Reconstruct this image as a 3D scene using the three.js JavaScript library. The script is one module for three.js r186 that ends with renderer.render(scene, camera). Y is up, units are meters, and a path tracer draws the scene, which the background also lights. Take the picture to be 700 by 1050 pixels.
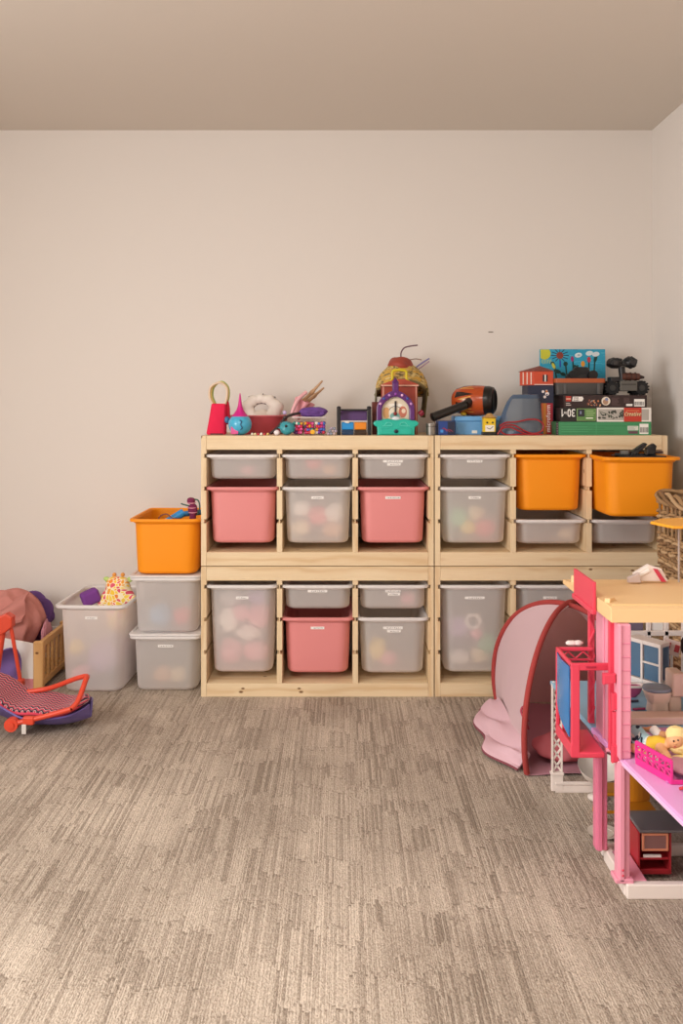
import * as THREE from 'three';
import { RoundedBoxGeometry } from 'three/addons/geometries/RoundedBoxGeometry.js';
import { mergeGeometries, mergeVertices, toCreasedNormals } from 'three/addons/utils/BufferGeometryUtils.js';
import { MarchingCubes } from 'three/addons/objects/MarchingCubes.js';
import { RectAreaLightUniformsLib } from 'three/addons/lights/RectAreaLightUniformsLib.js';

// ---------------------------------------------------------------- camera, light, exposure
const F = 914, EYE = 1.18, HORIZON = 415;            // focal length in pixels of a 700x1050 frame, eye height, row of the horizon
const scene = new THREE.Scene();
const camera = new THREE.PerspectiveCamera(2 * Math.atan(525 / F) * 180 / Math.PI, 700 / 1050, 0.05, 60);
camera.position.set(0, EYE, 0);
camera.setViewOffset(700, 1050, 0, 525 - HORIZON, 700, 1050);   // shifted lens: the camera is level
const renderer = new THREE.WebGLRenderer({ antialias: true });
renderer.toneMapping = THREE.LinearToneMapping;
renderer.toneMappingExposure = 0.84;
renderer.shadowMap.enabled = true;
RectAreaLightUniformsLib.init();
scene.background = new THREE.Color(0.9, 0.95, 1.0);   // daylight sky outside the window beside the camera
const CEIL = 2.43, WALLZ = -4.06, WALLX = 1.413, LEFTX = -2.6, REARZ = 2.0;
const WIN = { z0: -1.5, z1: 0.4, y0: 0.85, y1: 2.15 };
// daylight entering by the window in the left wall, beside the camera
const dayLight = new THREE.RectAreaLight(0xfafaf9, 17, WIN.z1 - WIN.z0, WIN.y1 - WIN.y0);
dayLight.position.set(LEFTX + 0.03, (WIN.y0 + WIN.y1) / 2, (WIN.z0 + WIN.z1) / 2);
dayLight.lookAt(3, (WIN.y0 + WIN.y1) / 2, (WIN.z0 + WIN.z1) / 2);
scene.add(dayLight);

// ---------------------------------------------------------------- helpers
let seed = 7;
const rnd = () => { seed |= 0; seed = seed + 0x6D2B79F5 | 0; let t = Math.imul(seed ^ seed >>> 15, 1 | seed); t = t + Math.imul(t ^ t >>> 7, 61 | t) ^ t; return ((t ^ t >>> 14) >>> 0) / 4294967296; };
const rr = (a, b) => a + (b - a) * rnd();
const hash = (i, j, s = 0) => { let h = Math.imul(i, 374761393) ^ Math.imul(j, 668265263) ^ Math.imul(s + 11, 2147483647 ^ 1274126177); h = Math.imul(h ^ h >>> 13, 1274126177); return ((h ^ h >>> 16) >>> 0) / 4294967296; };
const sm = t => t * t * (3 - 2 * t);
function vnoise(x, y, s = 0) { const i = Math.floor(x), j = Math.floor(y), u = sm(x - i), v = sm(y - j); return (hash(i, j, s) * (1 - u) + hash(i + 1, j, s) * u) * (1 - v) + (hash(i, j + 1, s) * (1 - u) + hash(i + 1, j + 1, s) * u) * v; }
const fbm = (x, y, s = 0, o = 4) => { let a = 0, w = .5, n = 0; for (let k = 0; k < o; k++) { a += w * vnoise(x, y, s + k * 17); n += w; x *= 2.03; y *= 2.03; w *= .5; } return a / n; };
const noise3 = (x, y, z, s = 0) => (vnoise(x + z * .71, y - z * .43, s) + vnoise(y + x * .37, z + 3.1, s + 5) + vnoise(z - x * .53, x + 7.7, s + 9)) / 3;
const clamp = (v, a = 0, b = 1) => Math.min(b, Math.max(a, v));
const mix = (a, b, t) => a + (b - a) * t;

const X = (p, Z) => (p - 350) * Z / F, Y = (p, Z) => EYE - (p - HORIZON) * Z / F, S = (n, Z) => n * Z / F;   // metres from lens angles at a chosen distance Z

function tex(w, h, fn, srgb = true) {
  const d = new Uint8Array(w * h * 4);
  for (let j = 0; j < h; j++) for (let i = 0; i < w; i++) { const c = fn(i, j); const o = (j * w + i) * 4; d[o] = clamp(c[0], 0, 255); d[o + 1] = clamp(c[1], 0, 255); d[o + 2] = clamp(c[2], 0, 255); d[o + 3] = 255; }
  const t = new THREE.DataTexture(d, w, h); t.magFilter = THREE.LinearFilter; t.minFilter = THREE.LinearMipmapLinearFilter; t.wrapS = t.wrapT = THREE.RepeatWrapping;
  if (srgb) t.colorSpace = THREE.SRGBColorSpace; t.needsUpdate = true; return t;
}
function ctex(w, h, draw) {
  const c = document.createElement('canvas'); c.width = w; c.height = h; draw(c.getContext('2d'), w, h);
  const t = new THREE.CanvasTexture(c); t.colorSpace = THREE.SRGBColorSpace; return t;
}
const std = (color, roughness = .6, more = {}) => new THREE.MeshStandardMaterial({ color, roughness, ...more });
const phys = (color, roughness, more = {}) => new THREE.MeshPhysicalMaterial({ color, roughness, ...more });
const plastic = (c, r = .38, more) => std(c, r, more);
const fabric = (c, more) => phys(c, .95, { sheen: .3, sheenRoughness: .6, sheenColor: new THREE.Color(c), ...more });

const V = (x, y, z) => new THREE.Vector3(x, y, z);
const mv = (g, x = 0, y = 0, z = 0) => g.translate(x, y, z);
const box = (w, h, d, x = 0, y = 0, z = 0, r = .0025) => mv(new RoundedBoxGeometry(w, h, d, 2, Math.min(r, w / 2.01, h / 2.01, d / 2.01)), x, y, z);
const cyl = (r1, r2, h, x = 0, y = 0, z = 0, n = 24) => mv(new THREE.CylinderGeometry(r1, r2, h, n), x, y, z);
const ball = (r, x, y, z, sx = 1, sy = 1, sz = 1, n = 20) => mv(new THREE.SphereGeometry(r, n, Math.ceil(n * .7)).scale(sx, sy, sz), x, y, z);
const lathe = (p, n = 36) => new THREE.LatheGeometry(p.map(q => new THREE.Vector2(q[0], q[1])), n);
const tube = (p, r, n = 24, closed = false, k = 10) => new THREE.TubeGeometry(new THREE.CatmullRomCurve3(p.map(q => V(...q)), closed, 'centripetal'), n, r, k, closed);
function rod(a, b, r, r2 = r, n = 14) { const A = V(...a), B = V(...b), d = B.clone().sub(A), g = new THREE.CylinderGeometry(r2, r, d.length(), n); g.applyQuaternion(new THREE.Quaternion().setFromUnitVectors(V(0, 1, 0), d.clone().normalize())); return mv(g, (A.x + B.x) / 2, (A.y + B.y) / 2, (A.z + B.z) / 2); }
function bar(a, b, w, h, r = .0015) { const A = V(...a), B = V(...b), d = B.clone().sub(A), g = new RoundedBoxGeometry(w, h, d.length(), 2, Math.min(r, w / 2.01, h / 2.01)); const m = new THREE.Matrix4().lookAt(B, A, V(0, 1, 0)); g.applyMatrix4(m); return mv(g, (A.x + B.x) / 2, (A.y + B.y) / 2, (A.z + B.z) / 2); }
function ext(pts, depth, bevel = .002, holes = []) {        // an outline in x,y with thickness along z, centred on z = 0
  const s = new THREE.Shape(pts.map(p => new THREE.Vector2(p[0], p[1])));
  for (const h of holes) s.holes.push(new THREE.Path(h.map(p => new THREE.Vector2(p[0], p[1]))));
  const g = new THREE.ExtrudeGeometry(s, { depth: Math.max(depth - 2 * bevel, .0004), bevelEnabled: bevel > 0, bevelSize: bevel, bevelThickness: bevel, bevelOffset: -bevel, bevelSegments: 2, curveSegments: 10 });
  g.computeBoundingBox(); return mv(g, 0, 0, -(g.boundingBox.min.z + g.boundingBox.max.z) / 2);
}
function ring(w, d, r, n = 6) { const p = []; r = Math.min(r, w / 2, d / 2); for (const [sx, sz, a0] of [[1, 1, 0], [-1, 1, 1], [-1, -1, 2], [1, -1, 3]]) for (let k = 0; k <= n; k++) { const a = (a0 + k / n) * Math.PI / 2; p.push([sx * (w / 2 - r) + r * Math.cos(a), sz * (d / 2 - r) + r * Math.sin(a)]); } return p; }
function loft(rows, n = 6, crease = .55) {                    // rows of [y, width, depth, corner radius, x, z], each a rounded rectangle
  const pos = [], uv = [], idx = []; let m = 0;
  rows.forEach(([y, w, d, r, x = 0, z = 0], k) => { const p = ring(w, d, r, n); m = p.length; p.push(p[0]); p.forEach((q, i) => { pos.push(q[0] + x, y, q[1] + z); uv.push(i / m, k / (rows.length - 1)); }); });
  for (let k = 0; k + 1 < rows.length; k++) for (let i = 0; i < m; i++) { const a = k * (m + 1) + i, b = a + m + 1; idx.push(a, b, a + 1, b, b + 1, a + 1); }
  const g = new THREE.BufferGeometry(); g.setAttribute('position', new THREE.Float32BufferAttribute(pos, 3)); g.setAttribute('uv', new THREE.Float32BufferAttribute(uv, 2)); g.setIndex(idx);
  g.computeVertexNormals(); return toCreasedNormals(g, crease);
}
function surf(fn, nu, nv, thick = 0) {                        // a parametric sheet; with thickness it is closed
  const pos = [], uv = [], idx = [];
  for (let j = 0; j <= nv; j++) for (let i = 0; i <= nu; i++) { const p = fn(i / nu, j / nv); pos.push(p[0], p[1], p[2]); uv.push(i / nu, j / nv); }
  for (let j = 0; j < nv; j++) for (let i = 0; i < nu; i++) { const a = j * (nu + 1) + i, b = a + nu + 1; idx.push(a, a + 1, b, b, a + 1, b + 1); }
  let g = new THREE.BufferGeometry(); g.setAttribute('position', new THREE.Float32BufferAttribute(pos, 3)); g.setAttribute('uv', new THREE.Float32BufferAttribute(uv, 2)); g.setIndex(idx); g.computeVertexNormals();
  if (!thick) return g;
  const N = g.attributes.normal.array, P2 = pos.slice(), n = pos.length / 3; for (let k = 0; k < pos.length; k++) P2[k] = pos[k] - N[k] * thick;
  const idx2 = idx.slice(); for (let k = 0; k < idx.length; k += 3) idx2.push(idx[k] + n, idx[k + 2] + n, idx[k + 1] + n);
  const edge = []; for (let i = 0; i <= nu; i++) edge.push(i); for (let j = 1; j <= nv; j++) edge.push(j * (nu + 1) + nu); for (let i = nu - 1; i >= 0; i--) edge.push(nv * (nu + 1) + i); for (let j = nv - 1; j >= 0; j--) edge.push(j * (nu + 1));
  for (let k = 0; k + 1 < edge.length; k++) { const a = edge[k], b = edge[k + 1]; idx2.push(a, a + n, b, b, a + n, b + n); }
  g = new THREE.BufferGeometry(); g.setAttribute('position', new THREE.Float32BufferAttribute(pos.concat(P2), 3)); g.setAttribute('uv', new THREE.Float32BufferAttribute(uv.concat(uv), 2)); g.setIndex(idx2); g.computeVertexNormals(); return toCreasedNormals(g, .8);
}
function lump(rx, ry, rz, amp, freq, s, n = 36, fold = 0) {    // a soft uneven body; fold > 0 presses ridges into it
  const g = mergeVertices(new THREE.SphereGeometry(1, n, Math.ceil(n * .7)).deleteAttribute('uv').deleteAttribute('normal')), p = g.attributes.position, uv = [];
  for (let i = 0; i < p.count; i++) {
    const x = p.getX(i), y = p.getY(i), z = p.getZ(i); let k = 1 + amp * (noise3(x * freq + 9, y * freq + 5, z * freq + 3, s) * 2 - 1) * 2;
    if (fold) k += fold * (1 - Math.abs(2 * noise3(x * freq * 1.3 + 20, y * freq * .6, z * freq * 1.3, s + 31) - 1) * 2.4);
    p.setXYZ(i, x * k * rx, y * k * ry, z * k * rz); uv.push(Math.atan2(z, x) * .16, y * .5);
  }
  g.setAttribute('uv', new THREE.Float32BufferAttribute(uv, 2)); g.computeVertexNormals(); return g;
}
const sdSeg = (x, y, z, c) => { const [ax, ay, az, bx, by, bz, ra, rb] = c, dx = bx - ax, dy = by - ay, dz = bz - az, t = clamp(((x - ax) * dx + (y - ay) * dy + (z - az) * dz) / Math.max(dx * dx + dy * dy + dz * dz, 1e-9)); return Math.hypot(x - ax - dx * t, y - ay - dy * t, z - az - dz * t) - mix(ra, rb, t); };
const smin = (a, b, k) => { const h = Math.max(k - Math.abs(a - b), 0) / k; return Math.min(a, b) - h * h * k / 4; };
const bones = (list, k = .012) => (x, y, z) => list.reduce((d, c) => smin(d, sdSeg(x, y, z, c), k), 1);
const hidden = new THREE.MeshStandardMaterial();
function blob(lo, hi, res, fn) {                              // meshes a distance field given in metres
  const c = lo.map((v, i) => (v + hi[i]) / 2), h = lo.map((v, i) => (hi[i] - v) / 2), mc = new MarchingCubes(res, hidden, false, false, 60000), hs = res / 2;
  for (let k = 0; k < res; k++) for (let j = 0; j < res; j++) for (let i = 0; i < res; i++) mc.field[i + j * res + k * res * res] = -fn(c[0] + (i - hs) / hs * h[0], c[1] + (j - hs) / hs * h[1], c[2] + (k - hs) / hs * h[2]);
  mc.isolation = 0; mc.update();
  const n = mc.count, p = new Float32Array(n * 3); for (let i = 0; i < n; i++) for (let a = 0; a < 3; a++) p[i * 3 + a] = c[a] + mc.positionArray[i * 3 + a] * h[a];
  let g = new THREE.BufferGeometry(); g.setAttribute('position', new THREE.BufferAttribute(p, 3)); g = mergeVertices(g, 1e-5);
  const q = g.attributes.position, uv = []; for (let i = 0; i < q.count; i++) uv.push((q.getX(i) + q.getZ(i) * .6) * 4, (q.getY(i) - q.getZ(i) * .3) * 4); g.setAttribute('uv', new THREE.Float32BufferAttribute(uv, 2)); g.computeVertexNormals(); return g;
}
const plain = g => { const r = g.index ? g.toNonIndexed() : g.clone(); for (const k of Object.keys(r.attributes)) if (!['position', 'normal', 'uv'].includes(k)) r.deleteAttribute(k); if (!r.attributes.normal) r.computeVertexNormals(); if (!r.attributes.uv) r.setAttribute('uv', new THREE.Float32BufferAttribute(new Float32Array(r.attributes.position.count * 2), 2)); return r; };
const join = list => { const l = (Array.isArray(list) ? list : [list]); return l.length === 1 ? l[0] : mergeGeometries(l.map(plain)); };
const taken = {}; const numbered = n => { n = n.replace(/_\d{3}$/, ''); const k = taken[n] = (taken[n] ?? -1) + 1; return k ? `${n}_${String(k).padStart(3, '0')}` : n; };
const origin = new WeakMap();
function obj(name, geoms, m, parent = scene) {                // one named mesh; under a thing its shape is given in room coordinates
  const g = join(geoms), o = origin.get(parent); if (o) g.translate(-o[0], -o[1], -o[2]);
  const b = new THREE.Mesh(g, m); b.name = parent === scene ? numbered(name) : name; b.castShadow = b.receiveShadow = true; parent.add(b); if (o) origin.set(b, o); return b;
}
const tag = (o, label, category, group) => { o.userData.label = label; o.userData.category = category; if (group) o.userData.group = group; return o; };
function thing(name, label, category, at = [0, 0, 0], group) { const o = new THREE.Group(); o.name = numbered(name); scene.add(o); o.position.set(...at); origin.set(o, at); return tag(o, label, category, group); }
const local = (name, label, category, group) => { const o = thing(name, label, category, [0, 0, 0], group); origin.delete(o); return o; };
const single = (name, geoms, m, label, category, at, group) => { const g = join(geoms); g.translate(-at[0], -at[1], -at[2]); const b = obj(name, g, m); b.position.set(...at); return tag(b, label, category, group); };
function dup(root, label, at, turn = 0) { const r = root.clone(); r.name = numbered(root.name); r.userData = { ...root.userData, label: label || root.userData.label }; scene.add(r); r.position.set(...at); r.rotation.y = turn; return r; }
const struct = (name, geoms, m) => { const o = obj(name, geoms, m); o.name = name; o.userData.kind = 'structure'; return o; };
function uvGrain(g, axis, k = 1, off = [0, 0]) {              // texture coordinates in metres, the first along the given axis
  g = g.index ? g.toNonIndexed() : g; const p = g.attributes.position, n = g.attributes.normal, uv = new Float32Array(p.count * 2);
  for (let i = 0; i < p.count; i++) { const c = [p.getX(i), p.getY(i), p.getZ(i)], q = [Math.abs(n.getX(i)), Math.abs(n.getY(i)), Math.abs(n.getZ(i))]; const o = [0, 1, 2].filter(a => a !== axis), b = q[o[0]] > q[o[1]] ? o[1] : o[0]; uv[i * 2] = c[axis] * k + off[0]; uv[i * 2 + 1] = c[b] * k + off[1] + (b === o[0] ? .3 : 0); }
  g.setAttribute('uv', new THREE.BufferAttribute(uv, 2)); return g;
}

// ---------------------------------------------------------------- surfaces
const wallBump = tex(512, 512, (i, j) => { const v = 128 + 90 * (fbm(i / 9, j / 9, 3, 3) - .5) + 40 * (fbm(i / 40, j / 40, 8, 2) - .5); return [v, v, v]; }, false);
wallBump.repeat.set(3, 3);
const wallMat = std('#e7dfd8', .9, { bumpMap: wallBump, bumpScale: .0006 });
const ceilMat = std('#ddd3c8', .95, { bumpMap: wallBump, bumpScale: .0008 });

// carpet: loop pile in narrow strips that run away from the camera, each strip broken into lengths of differing tone
const CW = 2048, CM = 2.6, carpetTone = new Float32Array(CW * CW), carpetHigh = new Float32Array(CW * CW);
for (let x0 = 0; x0 < CW;) {
  const bw = Math.round(rr(22, 80)), x1 = Math.min(CW, x0 + bw), tuft = []; for (let x = x0; x < x1;) { const w = Math.round(rr(2.4, 6.4)); tuft.push([x, Math.min(x + w, x1), rr(-16, 16), rnd()]); x += w; }
  for (let y0 = -rr(0, 100); y0 < CW;) {
    const len = rr(40, 190), base = rnd(), streak = .25 + .75 * rnd();
    for (const [a, b, off, own] of tuft) {
      const t = rnd(), dark = t < .3 ? 1 : t < .6 ? .35 : 0, s0 = y0 + off * (1 + .3 * rnd()), s1 = y0 + len + off;
      for (let y = Math.max(0, s0 | 0); y < Math.min(CW, s1 | 0); y++) {
        const coarse = fbm(a / 190, y / 260, 5, 3);
        for (let x = a; x < b; x++) {
          const e = Math.min(x - a, b - 1 - x) / ((b - a) / 2), end = Math.min(y - s0, s1 - y), loop = hash(x >> 1, (y + (x & 2)) >> 2, 6), g = hash(x, y, 4);
          carpetHigh[y * CW + x] = clamp(.3 + .3 * Math.sqrt(clamp(e + .2)) - .22 * dark * streak + .32 * (loop - .5) + .2 * (g - .5) - (end < 4 ? .22 : 0));
          carpetTone[y * CW + x] = .42 + .42 * (coarse - .5) + .07 * (base - .5) - .3 * dark * streak + .08 * (own - .5) + .28 * (loop - .5) + .26 * (g - .5) - (end < 3 ? .1 : 0);
        }
      }
    }
    y0 += len;
  }
  x0 = x1;
}
const carpetMap = tex(CW, CW, (i, j) => { const t = clamp(carpetTone[j * CW + i]); return [mix(132, 252, t), mix(117, 236, t), mix(103, 218, t)]; });
const carpetBump = tex(CW, CW, (i, j) => { const v = carpetHigh[j * CW + i] * 255; return [v, v, v]; }, false);
const carpetMat = std('#ffffff', 1, { map: carpetMap, bumpMap: carpetBump, bumpScale: .004 });

// ---------------------------------------------------------------- the room
const RX = WALLX - LEFTX, RZ = REARZ - WALLZ, MX = (WALLX + LEFTX) / 2, MZ = (REARZ + WALLZ) / 2, T = .12;
{
  const g = new THREE.BoxGeometry(RX + 2 * T, T, RZ + 2 * T); mv(g, MX, -T / 2, MZ);
  const p = g.attributes.position, uv = g.attributes.uv; for (let i = 0; i < p.count; i++) uv.setXY(i, (p.getX(i) + 1.7) / CM, (p.getZ(i) + 4.2) / CM);
  struct('floor', g, carpetMat);
}
const flat = (w, h, d, x, y, z) => mv(new THREE.BoxGeometry(w, h, d), x, y, z);
struct('ceiling', flat(RX + 2 * T, T, RZ + 2 * T, MX, CEIL + T / 2, MZ), ceilMat);
struct('wall_back', flat(RX + 2 * T, CEIL, T, MX, CEIL / 2, WALLZ - T / 2), wallMat);
struct('wall_right', flat(T, CEIL, RZ, WALLX + T / 2, CEIL / 2, MZ), wallMat);
struct('wall_rear', flat(RX + 2 * T, CEIL, T, MX, CEIL / 2, REARZ + T / 2), wallMat);
{
  const { z0, z1, y0, y1 } = WIN, a = WALLZ, b = REARZ, x = LEFTX - T / 2, cz = (z0 + z1) / 2;
  struct('wall_left', [flat(T, CEIL, z0 - a, x, CEIL / 2, (a + z0) / 2), flat(T, CEIL, b - z1, x, CEIL / 2, (b + z1) / 2), flat(T, y0, z1 - z0, x, y0 / 2, cz), flat(T, CEIL - y1, z1 - z0, x, (CEIL + y1) / 2, cz)], wallMat);
  const w = struct('window_1', [box(.06, .05, z1 - z0, x, y0 + .025, cz), box(.06, .05, z1 - z0, x, y1 - .025, cz), box(.06, y1 - y0 - .1, .05, x, (y0 + y1) / 2, z0 + .025), box(.06, y1 - y0 - .1, .05, x, (y0 + y1) / 2, z1 - .025), box(.06, y1 - y0 - .1, .05, x, (y0 + y1) / 2, cz)], plastic('#f4f1ea', .4));
  for (const s of [-1, 1]) obj('pane', flat(.006, y1 - y0 - .1, (z1 - z0) / 2 - .08, x, (y0 + y1) / 2, cz + s * (z1 - z0 - .03) / 4), phys('#ffffff', 0, { transmission: 1, thickness: 0 }), w);
}
{ // flush ceiling lamp over the middle of the room, in front of and above the camera's place
  const L = thing('ceiling_lamp', 'round flush ceiling lamp with a frosted white shade', 'lamp', [-.5, CEIL, -.9]);
  const lx = -.5, lz = -.9, r = .26;
  obj('lamp_base', cyl(r + .02, r + .02, .03, lx, CEIL - .015, lz, 48), plastic('#e9e4da', .4), L);
  obj('lamp_shade', mv(lathe([[.001, -.05], [r * .55, -.045], [r * .9, -.03], [r, -.008], [r, 0]], 48), lx, CEIL - .03, lz), std('#fff6e6', .6, { emissive: '#ffeacc', emissiveIntensity: 2.2 }), L);
  const l = new THREE.RectAreaLight(0xfcf9f4, 44, .46, .46); l.position.set(lx, CEIL - .085, lz); l.lookAt(lx, 0, lz); scene.add(l);
}
single('wall_scuff', box(.022, .004, .003, X(503, 4.06), Y(340.5, 4.06), WALLZ + .0012, .001), std('#6d5a4c', .8), 'tiny dark scratch on the bare wall above the toys', 'scratch', [X(503, 4.06), Y(340.5, 4.06), WALLZ]);

// ---------------------------------------------------------------- pine shelving
function pine(s) {
  const knots = []; for (let k = 0; k < 7; k++) knots.push([hash(k, 1, s) * 1024, hash(k, 2, s) * 512, 2.5 + 3 * hash(k, 3, s)]);
  return tex(1024, 512, (i, j) => {
    let v = j + 26 * (fbm(i / 210, j / 95, s, 3) - .5) * 2, dark = 0;
    for (const [kx, ky, kr] of knots) { const dx = (i - kx) / 1.5, dy = j - ky, d = Math.hypot(dx, dy); v += Math.sign(dy || 1) * 16 * Math.exp(-d * d / (kr * kr * 14)); if (d < kr * 1.6) dark = Math.max(dark, clamp((kr * 1.6 - d) / (kr * .9))); }
    const t = .5 + .5 * Math.sin(v * .085 + 2 * fbm(i / 260, v / 60, s + 4, 2)), line = Math.pow(t, 5), fine = fbm(i / 46, j / 2.2, s + 9, 2) - .5;
    const a = .3 * line + .22 * fine + .18 * (fbm(i / 300, j / 70, s + 2, 2) - .5);
    let c = [mix(236, 208, a * 1.35 + .1), mix(213, 170, a * 1.35 + .1), mix(176, 122, a * 1.35 + .1)];
    if (dark) c = c.map((q, k) => mix(q, [104, 66, 34][k], dark * .85));
    return c;
  });
}
const pineMats = [1, 2, 3].map(s => { const m = pine(s * 13); m.wrapS = m.wrapT = THREE.MirroredRepeatWrapping; return std('#ffffff', .55, { map: m }); });
const UNIT = .526, UW = .94, PT = .022, COL = (UW - 4 * PT) / 3, DEP = .44, FRONT = -3.6, GROOVES = [.082, .214, .346], GD = .009, GH = .016;
const pm = () => pineMats[Math.floor(rnd() * 3)];
const grain = (g, axis) => uvGrain(g, axis, 1, [rnd() * 3, rnd() * 3]).scale(1, 1, 1);
function slab(w, h, d, x, y, z, axis, m, name, parent) {
  const g = grain(box(w, h, d, x, y, z, .0018), axis); const uv = g.attributes.uv; for (let i = 0; i < uv.count; i++) uv.setY(i, uv.getY(i) * 2.4); obj(name, g, m || pm(), parent);
}
function panel(x, y0, left, right, name, parent, lo = 0, hi = UNIT, dep = DEP) {          // an upright with three grooves on the sides that carry bins
  const z = FRONT - dep / 2, l = [], put = (a, b, thin) => { const w = PT - (thin ? (left ? GD : 0) + (right ? GD : 0) : 0), xx = x + (thin ? ((left ? GD : 0) - (right ? GD : 0)) / 2 : 0); l.push(grainY(box(w, b - a, dep, xx, y0 + (a + b) / 2, z, .0012))); };
  const off = [rnd() * 3, rnd() * 3], grainY = g => { g = uvGrain(g, 1, 1, off); const uv = g.attributes.uv; for (let i = 0; i < uv.count; i++) uv.setY(i, uv.getY(i) * 2.4); return g; };
  let a = lo; for (const q of [...GROOVES].reverse()) { const g0 = UNIT - q - GH / 2; put(a, g0); put(g0, g0 + GH, true); a = g0 + GH; } put(a, hi);
  obj(name, l, pm(), parent);
}
function unit(x0, y0, label) {
  const u = thing('shelf_frame', label, 'shelf', [x0 + UW / 2, y0, FRONT - DEP / 2], 'pine bin frames'), cx = x0 + UW / 2;
  for (let k = 0; k < 4; k++) panel(x0 + PT / 2 + k * (PT + COL), y0, k > 0, k < 3, k === 0 || k === 3 ? 'side_panel' : 'divider', u, ...(k === 0 || k === 3 ? [] : [.0552, UNIT - .0572, DEP - .0205]));
  const w = UW - 2 * PT - .001;
  slab(w, .057, .018, cx, y0 + UNIT - .0285, FRONT - .009, 0, null, 'front_rail', u);
  slab(w, .018, DEP - .04, cx, y0 + UNIT - .009, FRONT - .019 - (DEP - .04) / 2, 0, null, 'top_board', u);
  slab(w, .055, .018, cx, y0 + .0275, FRONT - .009, 0, null, 'bottom_rail', u);
  slab(w, .016, DEP - .04, cx, y0 + .047, FRONT - .019 - (DEP - .04) / 2, 0, null, 'bottom_board', u);
  slab(w, .057, .018, cx, y0 + UNIT - .0285, FRONT - DEP + .0095, 0, null, 'back_rail', u);
  return u;
}
const UL = X(206, 3.6), UR = UL + UW + .004;
unit(UL, 0, 'pine shelf frame standing on carpet beside the stacked bins, with a tall clear bin');
const ROW = UNIT + .003;
unit(UL, ROW, 'pine shelf frame with two large pink bins, directly under the doll toys');
unit(UR, 0, 'pine shelf frame standing on carpet partly behind the pink pop-up tent');
unit(UR, ROW, 'pine shelf frame with the two orange bins, directly under the board games');
const TOP = ROW + UNIT;

// ---------------------------------------------------------------- storage bins
const frosted = phys('#fdf8f5', .74, { transmission: .62, thickness: 0, ior: 1.3, side: THREE.DoubleSide });
const frostedRim = phys('#f1ecea', .5, { transmission: .15, thickness: 0, ior: 1.3 });
const pinkPlastic = plastic('#e48e8d', .5), orangePlastic = plastic('#fb9800', .62);
const labelTex = [0, 1, 2, 3].map(s => ctex(128, 24, (c, w, h) => { c.fillStyle = '#f4f0ec'; c.fillRect(0, 0, w, h); c.fillStyle = '#8d8682'; let x = 14 + s * 5; while (x < w - 18) { const l = 4 + 9 * hash(x, s, 3); c.fillRect(x, 8 + 2 * hash(x, s, 5), l, 7); x += l + 3 + 3 * hash(x, s, 9); } }));
const labelMats = labelTex.map(t => std('#ffffff', .7, { map: t }));
function binShape(h, sheet) {                                       // base at y = 0, rim at y = h, the short front towards +z
  const t = .0025, W = .268, D = .388, w = .268 - .075 * h, d = D - .07 * h, R = .048, e = (y, k = 0) => { const q = y / h; return [y, mix(w, W, q) - 2 * k, mix(d, D, q) - 2 * k, R - k]; };
  const rows = [[0, .002, .002, .001], [0, w - .034, d - .034, R - .017]];
  for (let k = 1; k <= 4; k++) { const a = k / 4 * Math.PI / 2; rows.push([.015 * (1 - Math.cos(a)), w - .034 + .034 * Math.sin(a), d - .034 + .034 * Math.sin(a), R - .017 + .017 * Math.sin(a)]); }
  rows.push(e(h * .35), e(h * .7), e(h - .006)); if (sheet) return loft(rows, 7); rows.push(e(h - .006, t), e(h * .6, t), e(.02, t), [.006, w - .03, d - .03, R - .017], [t, w - .046, d - .046, R - .02], [t, .002, .002, .001]);
  return loft(rows, 7);
}
const rimShape = h => loft([[h - .016, .2685, .389, .049], [h - .021, .272, .392, .05], [h - .018, .279, .402, .052], [h - .012, .282, .408, .05], [h - .011, .297, .418, .03], [h - .001, .299, .42, .03], [h, .297, .418, .03], [h, .276, .397, .045], [h - .002, .2745, .3945, .047], [h - .008, .2685, .389, .049], [h - .016, .2685, .389, .049]], 7, .9);
const lidShape = h => loft([[h + .001, .002, .002, .001], [h + .001, .3, .422, .03], [h + .003, .304, .426, .032], [h + .007, .303, .425, .032], [h + .009, .298, .42, .03], [h + .009, .274, .396, .04], [h + .006, .268, .39, .04], [h + .006, .002, .002, .001]], 7);
const binShapes = {}, HS = { shallow: .10, medium: .23, tall: .36 };
for (const k in HS) binShapes[k] = { body: binShape(HS[k]), clear: binShape(HS[k], true), rim: rimShape(HS[k]) };
let labelCount = 0;
function bin(size, m, label, at, { labels = 0, lid = false, turn = 0, labelX = 0, labelDrop = size === 'tall' ? .054 : .044 } = {}) {   // at: centre of the base
  const kind = m === frosted ? 'translucent' : m === pinkPlastic ? 'pink' : 'orange';
  const t = local('storage_bin', label, 'bin', `${size} ${kind} storage bins`); t.position.set(...at); t.rotation.y = turn; const h = HS[size];
  obj('body', m === frosted ? binShapes[size].clear : binShapes[size].body, m, t); const edge = m === frosted ? frostedRim : m; obj('rim', binShapes[size].rim, edge, t);
  if (lid) obj('lid', lidShape(h), edge, t);
  for (let k = 0; k < labels; k++) {
    const y = h - labelDrop - k * .013, z = mix(.388 - .07 * h, .388, y / h) / 2 + .0008; labelCount++;
    obj('name_label', box([.062, .05, .08, .055][labelCount % 4], .0105, .0012, labelX + .004 * k, y, z, .0005), labelMats[labelCount % 4], t);
  }
  return t;
}
const colX = (u, c) => (u ? UR : UL) + PT + COL / 2 + c * (COL + PT);
const shelfBin = (u, row, c, groove, size, m, label, o = {}) => bin(size, m, label, [colX(u, c), (row ? ROW : 0) + UNIT - GROOVES[groove] + .0055 - HS[size], FRONT - .213 + (o.out || 0)], o);
shelfBin(0, 1, 0, 0, 'shallow', frosted, 'shallow clear bin without a name label, directly above a plain pink bin');
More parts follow.
